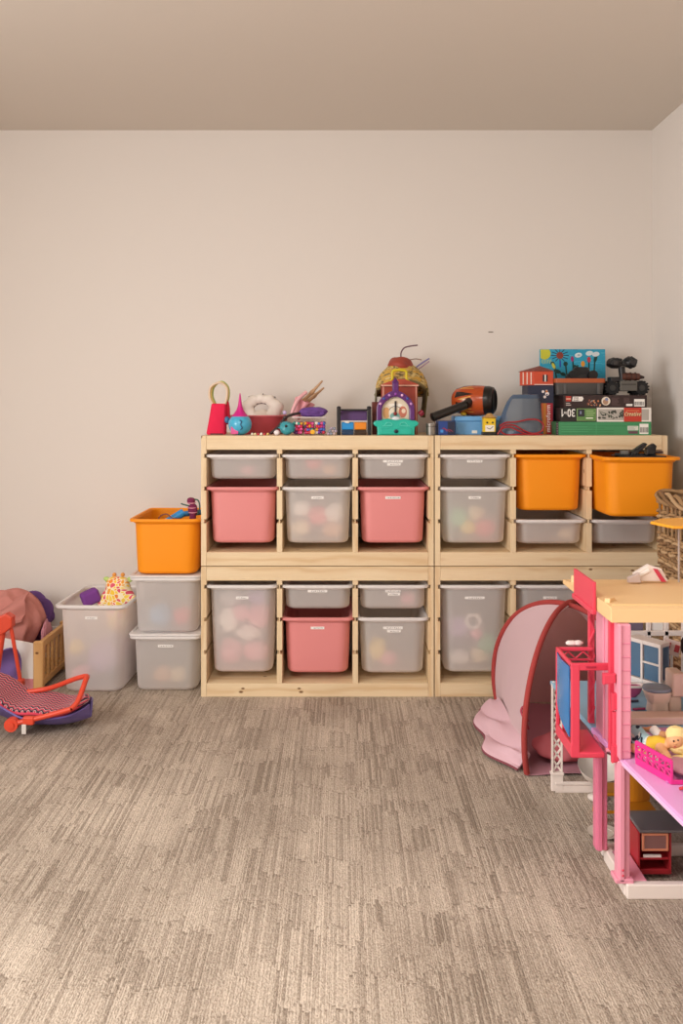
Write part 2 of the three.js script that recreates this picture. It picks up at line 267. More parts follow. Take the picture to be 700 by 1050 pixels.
shelfBin(0, 1, 0, 1, 'medium', pinkPlastic, 'plain pink bin without any name label in the top frame');
shelfBin(0, 1, 1, 0, 'shallow', frosted, 'shallow clear bin with a red ball showing through, between two other shallow bins');
shelfBin(0, 1, 1, 1, 'medium', frosted, 'clear bin of white and red toys between the two pink bins', { labels: 1 });
shelfBin(0, 1, 2, 0, 'shallow', frosted, 'shallow clear bin with two name strips above a labelled pink bin', { labels: 2, labelDrop: .028 });
shelfBin(0, 1, 2, 1, 'medium', pinkPlastic, 'pink bin with a white name label in the top frame', { labels: 1 });
shelfBin(0, 0, 0, 0, 'tall', frosted, 'tall clear bin packed with white and pink plush toys in the shelf', { labels: 1 });
shelfBin(0, 0, 1, 0, 'shallow', frosted, 'shallow clear bin with one name label above the lowest pink bin', { labels: 1, labelDrop: .026 });
shelfBin(0, 0, 1, 1, 'medium', pinkPlastic, 'lowest pink bin, in the frame that stands on the carpet', { labels: 1 });
shelfBin(0, 0, 2, 0, 'shallow', frosted, 'shallow clear bin with two name strips in the frame on the carpet', { labels: 2, labelDrop: .026 });
shelfBin(0, 0, 2, 1, 'medium', frosted, 'clear bin with two name strips beside the lowest pink bin', { labels: 2 });
shelfBin(1, 1, 0, 0, 'shallow', frosted, 'shallow clear bin with a name label, beside the upper orange bin', { labels: 1, labelDrop: .028 });
shelfBin(1, 1, 0, 1, 'medium', frosted, 'clear bin with green and red toys showing through, beside an orange bin', { labels: 1 });
shelfBin(1, 1, 1, 0, 'medium', orangePlastic, 'orange bin pushed fully into the top of the pine frame');
shelfBin(1, 1, 1, 2, 'shallow', frosted, 'shallow clear bin under the orange bin that is pushed in');
shelfBin(1, 1, 2, 0, 'medium', orangePlastic, 'orange bin pulled out of the shelf with black toys on top', { out: .2 });
shelfBin(1, 1, 2, 2, 'shallow', frosted, 'shallow clear bin under the pulled-out orange bin');
shelfBin(1, 0, 0, 0, 'tall', frosted, 'tall clear bin in the shelf beside the pink pop-up tent', { labels: 1 });
shelfBin(1, 0, 1, 0, 'tall', frosted, 'tall clear bin half hidden behind the pink pop-up tent', { labels: 1 });
const SX_ = -.7235, SZ_ = -3.86;
bin('medium', frosted, 'lidded clear bin standing on carpet at the bottom of the stack', [SX_, .001, SZ_], { labels: 1, lid: true });
bin('medium', frosted, 'lidded clear bin in the middle of the stack, under the orange bin', [SX_ + .001, .2405, SZ_], { lid: true });
bin('medium', orangePlastic, 'open orange bin on top of the stack beside the shelf', [SX_, .4805, SZ_]);
bin('tall', frosted, 'tall open clear bin standing on carpet beside the bin stack', [-1.018, .001, -3.84], { labels: 1, turn: -.03 });

// ---------------------------------------------------------------- what lies inside the translucent bins
const plushCol = { white: '#f6f1ea', pink: '#f0a2ae', rose: '#e8606c', cream: '#f2dcb4', tan: '#e0a878', green: '#8fd0a0', yellow: '#f2d25c', blue: '#86b6de', lilac: '#b79bc8', red: '#e2484c', grey: '#c8c2c4' };
const plushMats = {}; for (const k in plushCol) plushMats[k] = fabric(plushCol[k]);
let toyN = 0;
function inBin(u, row, c, groove, size, list, where) {      // list: [colour, x, height over the bin's floor, radius, squash, words]
  const bx = colX(u, c), by = (row ? ROW : 0) + UNIT - GROOVES[groove] + .0055 - HS[size], bz = FRONT - .213;
  for (const [col, x, y, r, sq, what, back = 0] of list) {
    const d = (.388 - .07 * HS[size] * (1 - y / HS[size])) / 2 - .006 - r * 1.2 - back;
    single('soft_toy', mv(lump(r, r * sq, r * .8, .18, 2.1, ++toyN * 7, 36, .1), bx + x, by + y, bz + d), plushMats[col], `${what} ${where}`, 'toy', [bx + x, by + y - r * sq, bz + d], 'toys inside the clear bins');
  }
}
inBin(0, 0, 0, 0, 'tall', [['white', -.062, .205, .036, 1.25, 'tall white plush toy'], ['white', .02, .15, .046, .68, 'wide white plush toy'], ['pink', .05, .075, .05, .85, 'pink plush toy low down'], ['pink', -.055, .07, .047, 1, 'round pink plush toy near the floor'], ['pink', .064, .222, .04, 1.1, 'tall pink plush toy'], ['pink', -.006, .235, .03, 1, 'small pink plush toy'], ['lilac', .06, .305, .04, .8, 'mauve plush toy at the top'], ['grey', -.05, .3, .046, .8, 'grey plush toy at the top']], 'inside the tall packed bin');
inBin(0, 1, 1, 1, 'medium', [['rose', .0, .105, .036, 1, 'rosy red ball'], ['cream', -.07, .055, .04, .7, 'cream paper craft'], ['white', .065, .12, .036, .9, 'white soft toy'], ['tan', .06, .048, .04, .7, 'tan soft toy'], ['white', -.065, .14, .034, .9, 'pale soft toy higher up']], 'inside the clear bin between pink bins');
inBin(0, 1, 0, 0, 'shallow', [['pink', .02, .034, .026, .7, 'small pink toy']], 'inside the shallow bin over the plain pink bin');
inBin(0, 1, 1, 0, 'shallow', [['red', -.015, .066, .03, .9, 'bright red ball'], ['tan', .05, .036, .028, .7, 'tan toy']], 'inside the middle shallow bin of the top frame');
inBin(0, 0, 2, 1, 'medium', [['yellow', -.06, .09, .034, 1.2, 'yellow toy'], ['pink', -.02, .05, .036, .8, 'pink toy low down']], 'inside the clear bin beside the lowest pink bin');
inBin(0, 0, 2, 0, 'shallow', [['pink', .06, .04, .027, .9, 'pale pink toy']], 'inside the double-labelled bin above');
inBin(1, 1, 0, 1, 'medium', [['green', -.06, .1, .036, 1, 'green toy'], ['yellow', -.02, .06, .034, .8, 'yellow toy'], ['rose', .05, .055, .042, .8, 'rosy toy low down'], ['cream', .01, .12, .03, .9, 'cream toy']], 'inside the clear bin beside the orange bin');
inBin(1, 0, 0, 0, 'tall', [['cream', .03, .062, .04, .8, 'cream plush toy low down'], ['white', -.055, .052, .038, .8, 'white plush toy low down'], ['pink', .012, .15, .024, .9, 'small pink toy'], ['lilac', -.06, .18, .04, 1, 'pale lilac toy'], ['green', .06, .11, .034, 1.1, 'pale green toy']], 'inside the tall bin next to the tent');
{ const bx = colX(1, 0), y = UNIT - .077 - .36 + .205, z = FRONT - .213 + .165; single('toy_hoop', new THREE.TorusGeometry(.028, .008, 12, 32).rotateX(.15).translate(bx - .002, y, z), plushMats.white, 'white ring toy inside the tall bin next to the tent', 'toy', [bx, y - .03, z], 'toys inside the clear bins'); }
inBin(1, 1, 1, 2, 'shallow', [['cream', .07, .034, .026, .8, 'pale toy']], 'inside the shallow bin under the pushed-in orange bin');
for (const [col, x, y, r, what] of [['rose', .06, .3, .034, 'red toy inside the middle bin of the stack'], ['blue', -.03, .3, .042, 'pale blue toy inside the middle bin of the stack'], ['tan', -.02, .055, .035, 'tan toy inside the lowest bin of the stack'], ['cream', .04, .055, .034, 'cream toy inside the lowest bin of the stack']])
  single('soft_toy', mv(lump(r, r * .95, r * .8, .18, 2.1, ++toyN * 7, 36, .1), SX_ + x, y, SZ_ + .178 - r * 1.15), plushMats[col], what, 'toy', [SX_ + x, y - r, SZ_ + .13], 'toys inside the clear bins');
for (const [col, x, y, r, sq, what] of [['yellow', -.095, .17, .03, 1, 'yellow toy inside the tall bin beside the stack'], ['lilac', .02, .12, .06, 1, 'lilac toy inside the tall bin beside the stack'], ['pink', -.07, .06, .036, .9, 'pink toy low inside the tall bin beside the stack']])
  single('soft_toy', mv(lump(r, r * sq, r * .8, .18, 2.1, ++toyN * 7, 36, .1), -1.018 + x * .9, y, -3.84 + .165 - r * 1.2), plushMats[col], what, 'toy', [-1.018 + x, y - r, -3.7], 'toys inside the clear bins');

// ---------------------------------------------------------------- in the open bins at the left
{ // giraffe plush, standing on the heap of lilac fabric in the tall bin
  const giraffeMap = (() => { const c = []; for (let k = 0; k < 60; k++) c.push([hash(k, 1, 41) * 256, hash(k, 2, 41) * 256]); return tex(256, 256, (i, j) => { let a = 1e9, b = 1e9, w = 0; c.forEach((q, k) => { let dx = Math.abs(i - q[0]), dy = Math.abs(j - q[1]); dx = Math.min(dx, 256 - dx); dy = Math.min(dy, 256 - dy); const d = Math.hypot(dx, dy); if (d < a) { b = a; a = d; w = k; } else if (d < b) b = d; }); return b - a < 6 ? [255, 240, 205] : [[248, 206, 60], [242, 140, 50], [250, 214, 84], [226, 90, 110], [246, 170, 60]][w % 5]; }); })();
  giraffeMap.repeat.set(2.2, 2.2);
  const gx = -1.018 + .056, gz = -3.84, g = thing('giraffe_plush', 'yellow and orange patched plush giraffe sitting in the tall open bin', 'plush toy', [gx, .24, gz]);
  obj('body', blob([gx - .1, .2, gz - .1], [gx + .1, .5, gz + .1], 48, bones([[gx, .25, gz, gx + .004, .365, gz, .052, .05], [gx - .012, .41, gz + .015, gx + .022, .412, gz + .02, .034, .03], [gx - .05, .355, gz + .02, gx - .066, .33, gz + .03, .018, .016], [gx + .05, .36, gz + .02, gx + .07, .35, gz + .03, .02, .018]], .035)), fabric('#ffffff', { map: giraffeMap }), g);
  for (const s of [-1, 1]) { obj('ear', lump(.02, .012, .01, .1, 2, 3, 16).rotateZ(s * .5).translate(gx + .005 + s * .046, .428, gz + .01), fabric('#bcd67e'), g); obj('horn', ball(.009, gx + .005 + s * .018, .45, gz + .012), fabric('#e8a050'), g); }
  const px = -1.018 - .052, pz = -3.80;
  single('purple_pouch', box(.075, .06, .06, 0, 0, 0, .014).rotateZ(.35).rotateY(.5).translate(px, .36, pz), fabric('#7a3f92'), 'dark purple cloth pouch sticking out of the tall open bin', 'pouch', [px, .33, pz]);
  single('fabric_heap', lump(.08, .06, .08, .12, 1.6, 77, 36, .1).translate(-1.018, .1, -3.91), fabric('#b89cc2'), 'lilac cloth heap deep inside the tall open bin', 'cloth', [-1.018, .04, -3.91]);
}
{ // orange bin on the stack: sunglasses toy, blue bottle, cables
  const oy = .4805, fl = oy + .222;
  single('toy_filling', lump(.1, .05, .15, .14, 2.2, 15, 36, .12).translate(SX_, oy + .09, SZ_), fabric('#6b4a68'), 'dark purple heap of cloth inside the open orange bin', 'cloth', [SX_, oy + .04, SZ_]);
  const b = thing('toy_bottle', 'blue and white toy bottle lying in the open orange bin', 'bottle', [SX_ + .03, fl, SZ_ + .1]);
  obj('body', rod([SX_ - .01, fl - .02, SZ_ + .1], [SX_ + .055, fl + .022, SZ_ + .08], .019, .017), plastic('#2f8fd0'), b);
  obj('cap', rod([SX_ - .035, fl - .03, SZ_ + .104], [SX_ - .008, fl - .018, SZ_ + .1], .017, .019), plastic('#efe6d8'), b);
  const d = thing('toy_doll', 'purple striped toy figure with wire arms in the open orange bin', 'figure', [SX_ + .1, fl, SZ_ + .05]), dx = SX_ + .09, dz = SZ_ + .06;
  obj('body', [lump(.02, .026, .016, .1, 2, 5, 20).translate(dx, fl + .03, dz), lump(.017, .015, .014, .1, 2, 6, 20).translate(dx - .008, fl + .068, dz), rod([dx, fl - .03, dz], [dx, fl + .03, dz], .014)], fabric('#7d2a52'), d);
  for (let k = 0; k < 3; k++) obj('stripe', new THREE.TorusGeometry(.0185 - .002 * (k === 2), .0022, 8, 24).rotateX(Math.PI / 2 + .1).scale(1, 1, .85).translate(dx - .003 * k, fl + .02 + k * .02, dz), fabric('#e8a0b4'), d);
  obj('arm', tube([[dx - .004, fl + .045, dz], [dx - .03, fl + .05, dz + .004], [dx - .05, fl + .056, dz]], .003, 16), plastic('#2c5a4c'), d); obj('arm', tube([[dx + .004, fl + .075, dz], [dx + .022, fl + .07, dz], [dx + .03, fl + .04, dz + .004], [dx + .02, fl + .01, dz + .004]], .003, 20), plastic('#2c5a4c'), d);
  single('toy_tube', rod([SX_ + .02, fl + .004, SZ_ + .02], [SX_ + .13, fl + .016, SZ_ + .02], .012), plastic('#3b7fb8'), 'blue toy tube poking out beside the striped figure', 'toy', [SX_ + .08, fl, SZ_ + .02]);
  single('skipping_rope', tube([[SX_ - .03, fl - .02, SZ_ + .14], [SX_ - .04, fl + .005, SZ_ + .13], [SX_ - .01, fl + .02, SZ_ + .13], [SX_ + .02, fl + .004, SZ_ + .14], [SX_ + .055, fl + .002, SZ_ + .14]], .0028, 40), plastic('#7a3a24'), 'thin brown rope looped around the blue toy bottle', 'rope', [SX_, fl - .02, SZ_ + .14]);
}
// ---------------------------------------------------------------- doll bed with blankets, doll car seat, toy pushchair at the left edge
const lightWood = std('#ffffff', .55, { map: pineMats[0].map, color: '#f2d2a8' });
{
  const x1 = -1.235, x0 = -1.75, zf = -3.64, zb = -3.98, b = thing('doll_bed', 'wooden slatted doll bed with white and pink front board', 'doll bed', [(x0 + x1) / 2, 0, (zf + zb) / 2]);
  const W = g => uvGrain(g, 1, 1.5, [rnd(), rnd()]);
  for (const x of [x1, x0]) {
    for (const z of [zf, zb]) obj('post', W(box(.04, .215, .024, x, .1075, z, .005)), lightWood, b);
    obj('end_rail', [bar([x, .195, zf - .013], [x, .195, zb + .013], .018, .026), bar([x, .035, zf - .013], [x, .035, zb + .013], .018, .026)], lightWood, b);
    for (let k = 1; k < 6; k++) obj('slat', box(.01, .135, .022, x, .115, mix(zf, zb, k / 6), .002), lightWood, b);
  }
  const wide = x1 - x0 - .042, cx = (x0 + x1) / 2, arc = []; for (let k = 0; k <= 16; k++) arc.push([-wide / 2 + wide * k / 16, .205 + .03 * Math.sin(Math.PI * k / 16)]);
  obj('front_board', ext([[wide / 2, .02], ...arc.reverse(), [-wide / 2, .02]], .012).translate(cx, 0, zf), plastic('#f3ece6', .5), b);
  obj('pink_band', ext([[wide / 2, .02], [wide / 2, .062], [-wide / 2, .075], [-wide / 2, .02]], .0135, .0005).translate(cx, 0, zf + .0005), plastic('#dd8e93', .5), b);
  for (let k = 0; k < 14; k++) obj('dot', cyl(.0035, .0035, .0016, 0, 0, 0, 12).rotateX(Math.PI / 2).translate(x1 - .09 - k * .018, .06 + .0004 * k, zf + .0078), plastic('#f6efe8'), b);
  obj('back_board', box(wide, .16, .012, cx, .11, zb), plastic('#efe6df', .5), b); obj('bed_base', box(wide, .01, zf - zb - .02, cx, .05, (zf + zb) / 2), lightWood, b);
}
{
  const cx = X(32, 3.8), h = thing('fleece_blanket', 'dusty pink fleece blanket bunched up in the doll bed', 'blanket', [cx, .06, -3.81]);
  const fleece = fabric('#c9857c', { bumpMap: wallBump, bumpScale: .003 });
  obj('fleece', [lump(.14, .12, .085, .14, 1.5, 61, 110, .24).rotateZ(.35).translate(-1.44, .235, -3.82), lump(.13, .09, .08, .12, 1.4, 19, 110, .22).rotateZ(.75).translate(-1.53, .26, -3.8), lump(.14, .06, .09, .12, 1.7, 27, 110, .24).translate(-1.5, .16, -3.77)], fleece, h);
  obj('turned_corner', surf((u, v) => { const f = .014 * Math.sin(v * 8 + u * 5) + .01 * Math.sin(u * 9); return [-1.6 + .27 * u - .03 * v * (1 - u), .235 + .145 * Math.pow(u, .7) - (.03 + .13 * u * (1 - .4 * u)) * v + f * .5, -3.695 + .03 * Math.sin(u * 3 + 1) - .07 * (1 - v) + f]; }, 60, 40, .009), fleece, h);
  single('purple_cloth', lump(.075, .09, .026, .14, 2.2, 44, 90, .2).translate(-1.355, .245, -3.945), fabric('#6a4a86'), 'dark purple cloth stuffed behind the pink fleece blanket', 'cloth', [-1.335, .17, -3.945]);
  single('pink_cloth', lump(.014, .06, .05, .12, 2.4, 52, 80, .14).translate(-1.27, .185, -3.84), fabric('#c98a96'), 'small pink cloth stuffed inside the slatted end of the doll bed', 'cloth', [-1.276, .13, -3.83]);
}
{ // doll car seat
  const bz = -3.3, cx = -1.1, t = thing('doll_car_seat', 'purple doll car seat with red handle and zigzag padding', 'car seat', [cx, 0, bz]);
  const redPlastic = plastic('#dd4a30', .4), purple = plastic('#6a5a9e', .42);
  // the shell: a low cradle whose head end (left) rises
  const prof = u => ({ y: .03 + .06 * Math.pow(clamp((.5 - u) / .5), 1.2) + .02 * Math.pow(clamp((u - .7) / .3), 2), h: .034 + .03 * clamp((.5 - u) * 2) });
  const shell = surf((u, v) => { const p = prof(u), a = (v - .5) * 2, x = cx - .245 + .425 * u, wide = .125 * Math.sqrt(clamp(1.02 - Math.pow(Math.abs(2 * u - 1), 5))); return [x, p.y + p.h * Math.pow(Math.abs(a), 2.4) * (a > 0 ? 1 + .5 * clamp((.45 - u) * 3) : 1) - .018 * (1 - a * a), bz + a * wide + .02 * u]; }, 60, 28, .006);
  obj('shell', shell, purple, t);
  const zig = ctex(256, 256, (c, w, h) => { c.fillStyle = '#f3dcd8'; c.fillRect(0, 0, w, h); for (let y = -16; y < h + 16; y += 16) for (const [dy, col] of [[0, '#3f2b3b'], [7, '#d2455e']]) { c.strokeStyle = col; c.lineWidth = 4; c.beginPath(); for (let x = 0; x <= w; x += 8) c.lineTo(x, y + dy + ((x / 8) % 2 ? 5 : -5)); c.stroke(); } });
  zig.wrapS = zig.wrapT = THREE.RepeatWrapping; zig.repeat.set(1.1, .7);
  const pad = (u, v) => { const p = prof(u * .9 + .05), a = (v - .5) * 2, x = cx - .225 + .385 * u, wide = .105 * Math.pow(clamp(1.001 - Math.pow(Math.abs(2 * u - 1), 4)), .5); return [x, p.y + .022 + p.h * .55 * Math.pow(Math.abs(a), 2.4) + .022 * (1 - Math.pow(a, 4)) + .006 * Math.sin(u * 14) + .03 * clamp((.4 - u) * 2.5), bz + a * wide + .02 * u]; };
  const cushion = obj('cushion', surf(pad, 60, 24, .012), fabric('#ffffff', { map: zig }), t);
  const rim = []; for (let k = 0; k <= 60; k++) rim.push(pad(k / 60, 1)); for (let k = 60; k >= 0; k--) rim.push(pad(k / 60, 0)); obj('piping', tube(rim, .006, 160, true, 8), fabric('#d8455c'), cushion);
  const kx = cx - .065, ky = .05, kz = bz + .148;
  obj('pivot', [cyl(.024, .024, .024, 0, 0, 0, 28).rotateX(Math.PI / 2).translate(kx, ky, kz), cyl(.012, .012, .03, 0, 0, 0, 20).rotateX(Math.PI / 2).translate(kx, ky, kz + .002)], redPlastic, t);
  obj('handle', [tube([[kx, ky, kz], [kx + .05, ky + .012, kz], [kx + .13, ky + .03, kz - .005], [kx + .205, ky + .05, kz - .012]], .0095, 30, false, 8), tube([[kx + .205, ky + .05, kz - .012], [kx + .22, ky + .065, kz - .03], [kx + .232, ky + .125, kz - .1], [kx + .228, ky + .13, kz - .13], [kx + .19, ky + .118, kz - .15], [kx + .06, ky + .06, kz - .21], [kx - .02, ky + .045, kz - .215]], .0095, 50, false, 8), box(.04, .03, .022, kx + .06, ky + .014, kz, .006)], redPlastic, t);
  obj('buckle_tab', box(.016, .034, .004, kx + .048, ky - .012, kz + .016, .0015).rotateZ(0), plastic('#d9d2cc'), t);
  obj('trim_line', tube([[cx - .24, .135, bz + .118], [cx - .2, .112, bz + .126], [cx - .185, .122, bz + .128], [cx - .12, .08, bz + .137]], .004, 30), plastic('#2f2450'), t);
}
{ // upright toy pushchair handle at the very edge of the picture
  const red = plastic('#d8472c', .4), Z = 3.5, t = thing('toy_pushchair', 'orange-red toy pushchair frame standing behind the car seat', 'pushchair', [X(4, Z), 0, -Z]);
  const p = (a, b, z = Z) => [X(a, z), Y(b, z), -z];
  obj('hinge', ext([p(-6, 634), p(8, 628), p(14, 632), p(14, 642), p(4, 650), p(-8, 648)].map(q => [q[0], q[1]]), .045, .006).translate(0, 0, -Z), red, t);
  obj('frame_rod', rod(p(11, 642), p(22, 704), .0075), red, t); obj('frame_rod', rod(p(3, 646), p(-10, 735), .012), red, t);
  obj('joint', box(.028, .03, .03, ...p(21, 700), .006), red, t);
  obj('rear_leg', rod(p(22, 704), [X(22, Z) + .004, .012, -Z - .02], .0075), red, t);
  obj('rear_leg', rod([X(-10, Z), Y(735, Z), -Z], [X(-16, Z), .012, -Z], .012), red, t);
  obj('seat_cloth', surf((u, v) => [X(mix(-40, 12, u), Z) , mix(.2, .06, v) + .01 * Math.sin(u * 9), -Z - .06 - .05 * Math.sin(v * 3)], 14, 14, .005), fabric('#7a5f9c'), t);
}

// ---------------------------------------------------------------- toys along the top of the shelves, left to right
{ // soft bag with arched handles
  const Z = 3.74, x = X(222, Z), t = thing('toy_handbag', 'hot pink toy handbag with arched rainbow handles', 'handbag', [x, TOP, -Z]), k = n => S(n, Z);
  const pink = fabric('#e8254f');
  obj('body', loft([[TOP, .002, .002, .001], [TOP, k(18), .05, .012], [TOP + .006, k(20), .054, .014], [TOP + .05, k(18), .05, .014, k(1)], [TOP + .1, k(16), .044, .012, k(2)], [TOP + .126, k(15), .04, .01, k(2.5)], [TOP + .13, k(13), .034, .008, k(2.5)], [TOP + .13, .002, .002, .001, k(2.5)]].map(r => [r[0], r[1], r[2], r[3], x + (r[4] || 0), -Z]), 6), pink, t);
  obj('side_flap', ext([[x + k(9), TOP + .04], [x + k(13.5), TOP + .045], [x + k(13), TOP + .11], [x + k(11.5), TOP + .145], [x + k(9.5), TOP + .12]], .03, .004).translate(0, 0, -Z - .012), fabric('#d2203f'), t);
  obj('blue_tag', ball(.011, x + k(11.5), TOP + .062, -Z + .024, 1, 1.3, .6), plastic('#2f6f9c'), t);
  obj('base_strip', box(k(13), .005, .04, x + k(1), TOP + .003, -Z + .009, .001), plastic('#5a2026'), t);
  for (const [dz, r, c, s] of [[.01, .0045, '#e6cdb4', 0], [-.004, .004, '#efd98a', 1.4], [-.013, .004, '#a8c07a', 2.6]]) { const a = x - k(3.5) + k(s), b = x + k(9.5) + k(s * .5); obj('handle', tube([[a, TOP + .125, -Z + dz], [a - k(3.5), TOP + .16, -Z + dz], [a - k(2) , TOP + .2, -Z + dz], [(a + b) / 2, TOP + .217 + .002 * s, -Z + dz], [b + k(.5), TOP + .2, -Z + dz], [b + k(1.5), TOP + .165, -Z + dz], [b - k(1), TOP + .12, -Z + dz]], r, 48), fabric(c), t); }
}
{ // ball-shaped pot with a pointed cap
  const Z = 3.665, x = X(246, Z), r = .0485, t = thing('toy_pot', 'round blue toy pot with a tall pointed magenta cap', 'toy', [x, TOP, -Z]), y = TOP + .0445;
  obj('body', ball(r, x, y, -Z, 1, .92, 1, 36), plastic('#4fb4d8', .25), t);
  obj('cap', lathe([[.001, .098], [.003, .09], [.006, .066], [.009, .045], [.015, .028], [.024, .014], [.033, .004], [.034, -.002], [.03, -.006], [.001, -.006]]).translate(x, y + .031, -Z), plastic('#d11f86', .35), t);
  obj('pink_patch', box(.03, .03, .006, x - .018, y - .024, -Z + .036, .002).rotateY(0), plastic('#e05a9a'), t);
  obj('painted_squiggle', tube([[x + .004, y + .018, -Z + .0465], [x + .012, y + .012, -Z + .0478], [x + .008, y, -Z + .0492], [x + .014, y - .014, -Z + .047], [x + .006, y - .022, -Z + .044]], .002, 20), plastic('#1c4a78'), t);
}
{ const Z = 3.86, x = X(265.5, Z), t = thing('toy_tub', 'rosy red plastic tub holding a white quilted ring', 'tub', [x, TOP, -Z]);
  obj('body', lathe([[.001, 0], [.098, 0], [.104, .004], [.126, .072], [.129, .074], [.126, .077], [.121, .072], [.1, .008], [.001, .006]], 56).translate(x, TOP, -Z), plastic('#c9505c', .35), t);
  obj('rim', new THREE.TorusGeometry(.129, .004, 10, 72).rotateX(Math.PI / 2).translate(x, TOP + .077, -Z), plastic('#d86a72', .35), t);
}
{ const Z = 3.86, x = X(268, Z), y = TOP + .108, t = thing('quilted_ring', 'white quilted baby ring with grey stripes lying in the red tub', 'cushion', [x, TOP + .01, -Z]);
  const g = new THREE.TorusGeometry(.057, .029, 28, 72).scale(1.08, .74, 1), p = g.attributes.position; for (let i = 0; i < p.count; i++) { const a = Math.atan2(p.getY(i), p.getX(i)), k = 1 + .05 * Math.sin(a * 9) + .06 * (noise3(p.getX(i) * 30, p.getY(i) * 30, p.getZ(i) * 30, 3) - .5); p.setXYZ(i, p.getX(i) * k, p.getY(i) * k, p.getZ(i) * k); } g.computeVertexNormals();
  obj('padding', g.rotateX(-.2).translate(x, y, -Z), fabric('#eee4da'), t);
  for (const [a, l] of [[.9, .5], [1.5, .7], [2.2, .5], [.25, .4], [2.9, .4]]) { const q = []; for (let k = 0; k <= 10; k++) { const b = -.2 + l * 1.6 * k / 10, R = .057 + .0305 * Math.cos(b); const v = V(R * Math.cos(a) * 1.08, R * Math.sin(a) * .74, .0305 * Math.sin(b) * 1.02).applyEuler(new THREE.Euler(-.2, 0, 0)); q.push([x + v.x, y + v.y, -Z + v.z]); } obj('stripe', tube(q, .0022, 20, false, 6), fabric('#7d7480'), t); }
  obj('dark_edge', tube(Array.from({ length: 9 }, (_, k) => { const a = .5 + 2.5 * k / 8; return [x + .031 * Math.cos(a) * 1.08, y + .031 * Math.sin(a) * .74 + .002, -Z + .004]; }), .0035, 30, false, 6), fabric('#4c4450'), t);
  obj('cloth', lump(.075, .04, .06, .12, 1.6, 9, 36, .1).translate(x, TOP + .058, -Z), fabric('#e6d8cc'), t);
}
for (const [px, r, c, which] of [[258.5, .0055, '#efe6d4', 'ivory bead next to the round blue pot'], [261.5, .0055, '#e8d8a8', 'cream bead second from the blue pot'], [264.5, .005, '#d84a50', 'red bead nearer the blue pot'], [267.8, .0058, '#f2ece2', 'white bead between two red beads'], [271, .005, '#d84a50', 'red bead nearer the dark wand'], [274.5, .0055, '#e0c070', 'golden bead next to the dark wand']]) single('bead', ball(r, X(px, 3.63), TOP + r, -3.63), plastic(c, .25), `small ${which} at the shelf edge`, 'bead', [X(px, 3.63), TOP, -3.63], 'loose beads at the shelf edge');
single('toy_wand', [tube([[X(277, 3.66), TOP + .006, -3.66], [X(284, 3.66), TOP + .03, -3.665], [X(294, 3.66), TOP + .076, -3.68], [X(307, 3.66), TOP + .091, -3.7]], .006, 30), ball(.009, X(292, 3.66), TOP + .072, -3.67)], plastic('#3d2c2e', .4), 'dark brown bent toy wand leaning against the red tub', 'toy wand', [X(277, 3.66), TOP, -3.66]);
for (const [px, py, r, c, l] of [[284, 437, .011, '#f2e6e8', 'white'], [291, 427.5, .008, '#c9b4dc', 'lilac']]) single('pompom', lump(r, r, r, .15, 3, px, 20).translate(X(px, 3.64), l === 'white' ? TOP + r : TOP + .092, l === 'white' ? -3.63 : -3.69), fabric(c), `${l} fluffy pompom beside the dark toy wand`, 'pompom', [X(px, 3.64), TOP, -3.63]);
{ const Z = 3.645, x = X(294, Z), t = thing('toy_bug', 'teal spiky toy bug with a black eye in front of the wand', 'toy', [x, TOP, -Z]), teal = plastic('#3c9aa6', .35);
  obj('body', lump(.03, .026, .02, .1, 2.4, 12, 28).translate(x, TOP + .03, -Z), teal, t);
  for (let k = 0; k < 8; k++) { const a = k / 8 * Math.PI * 2; obj('spike', rod([x + .022 * Math.cos(a), TOP + .03 + .018 * Math.sin(a), -Z], [x + .036 * Math.cos(a), TOP + .031 + .027 * Math.sin(a), -Z + .004], .005, .0015, 8), teal, t); }
  obj('eye', ball(.006, x - .002, TOP + .038, -Z + .019), plastic('#111111', .2), t);
}
{ // doll lying head down with raised legs
  const Z = 3.82, t = thing('fashion_doll', 'doll in shiny pink clothes with bare legs raised against the wall', 'doll', [X(305, Z), TOP, -Z]), p = (a, b, z = Z) => [X(a, z), Y(b, z), -z];
  const cap = (a, b, r1, r2) => [...a, ...b, r1, r2];
  obj('body', blob([X(288, Z), TOP + .001, -Z - .12], [X(340, Z), TOP + .26, -Z + .12], 60, bones([cap(p(303, 425), p(310, 412), .015, .011), cap(p(310, 412), p(320, 402), .009, .0072), cap(p(320, 402), p(330, 391), .007, .0042), cap(p(312, 415, 3.86), p(322, 406, 3.87), .009, .0072), cap(p(322, 406, 3.87), p(331.5, 398, 3.88), .007, .0042)], .012)), plastic('#c49a74', .5), t);
  obj('dress', [surf((u, v) => { const a = u * Math.PI * 2, R = .02 + .02 * v + .006 * Math.sin(a * 6) * v, c0 = p(302, 428), c1 = p(313, 411), q = v; return [mix(c0[0], c1[0], q) + R * Math.cos(a) * .9, mix(c0[1], c1[1], q) + R * Math.cos(a) * -.4 + .004 * Math.sin(a * 3), mix(c0[2], c1[2], q) + R * Math.sin(a)]; }, 60, 16, .003)], phys('#e59aa2', .4, { sheen: .4 }), t);
  obj('sleeve', tube([p(299, 424, 3.76), p(302, 416, 3.76), p(306, 409, 3.77), p(314, 402, 3.79)], .008, 24), phys('#f0b4b8', .4), t);
  obj('hair', lump(.026, .02, .024, .1, 2, 4, 24).translate(X(306, Z), TOP + .024, -Z), fabric('#5a3a2a'), t);
}
const clear = phys('#ffffff', .14, { transmission: 1, thickness: 0, specularIntensity: .12 });
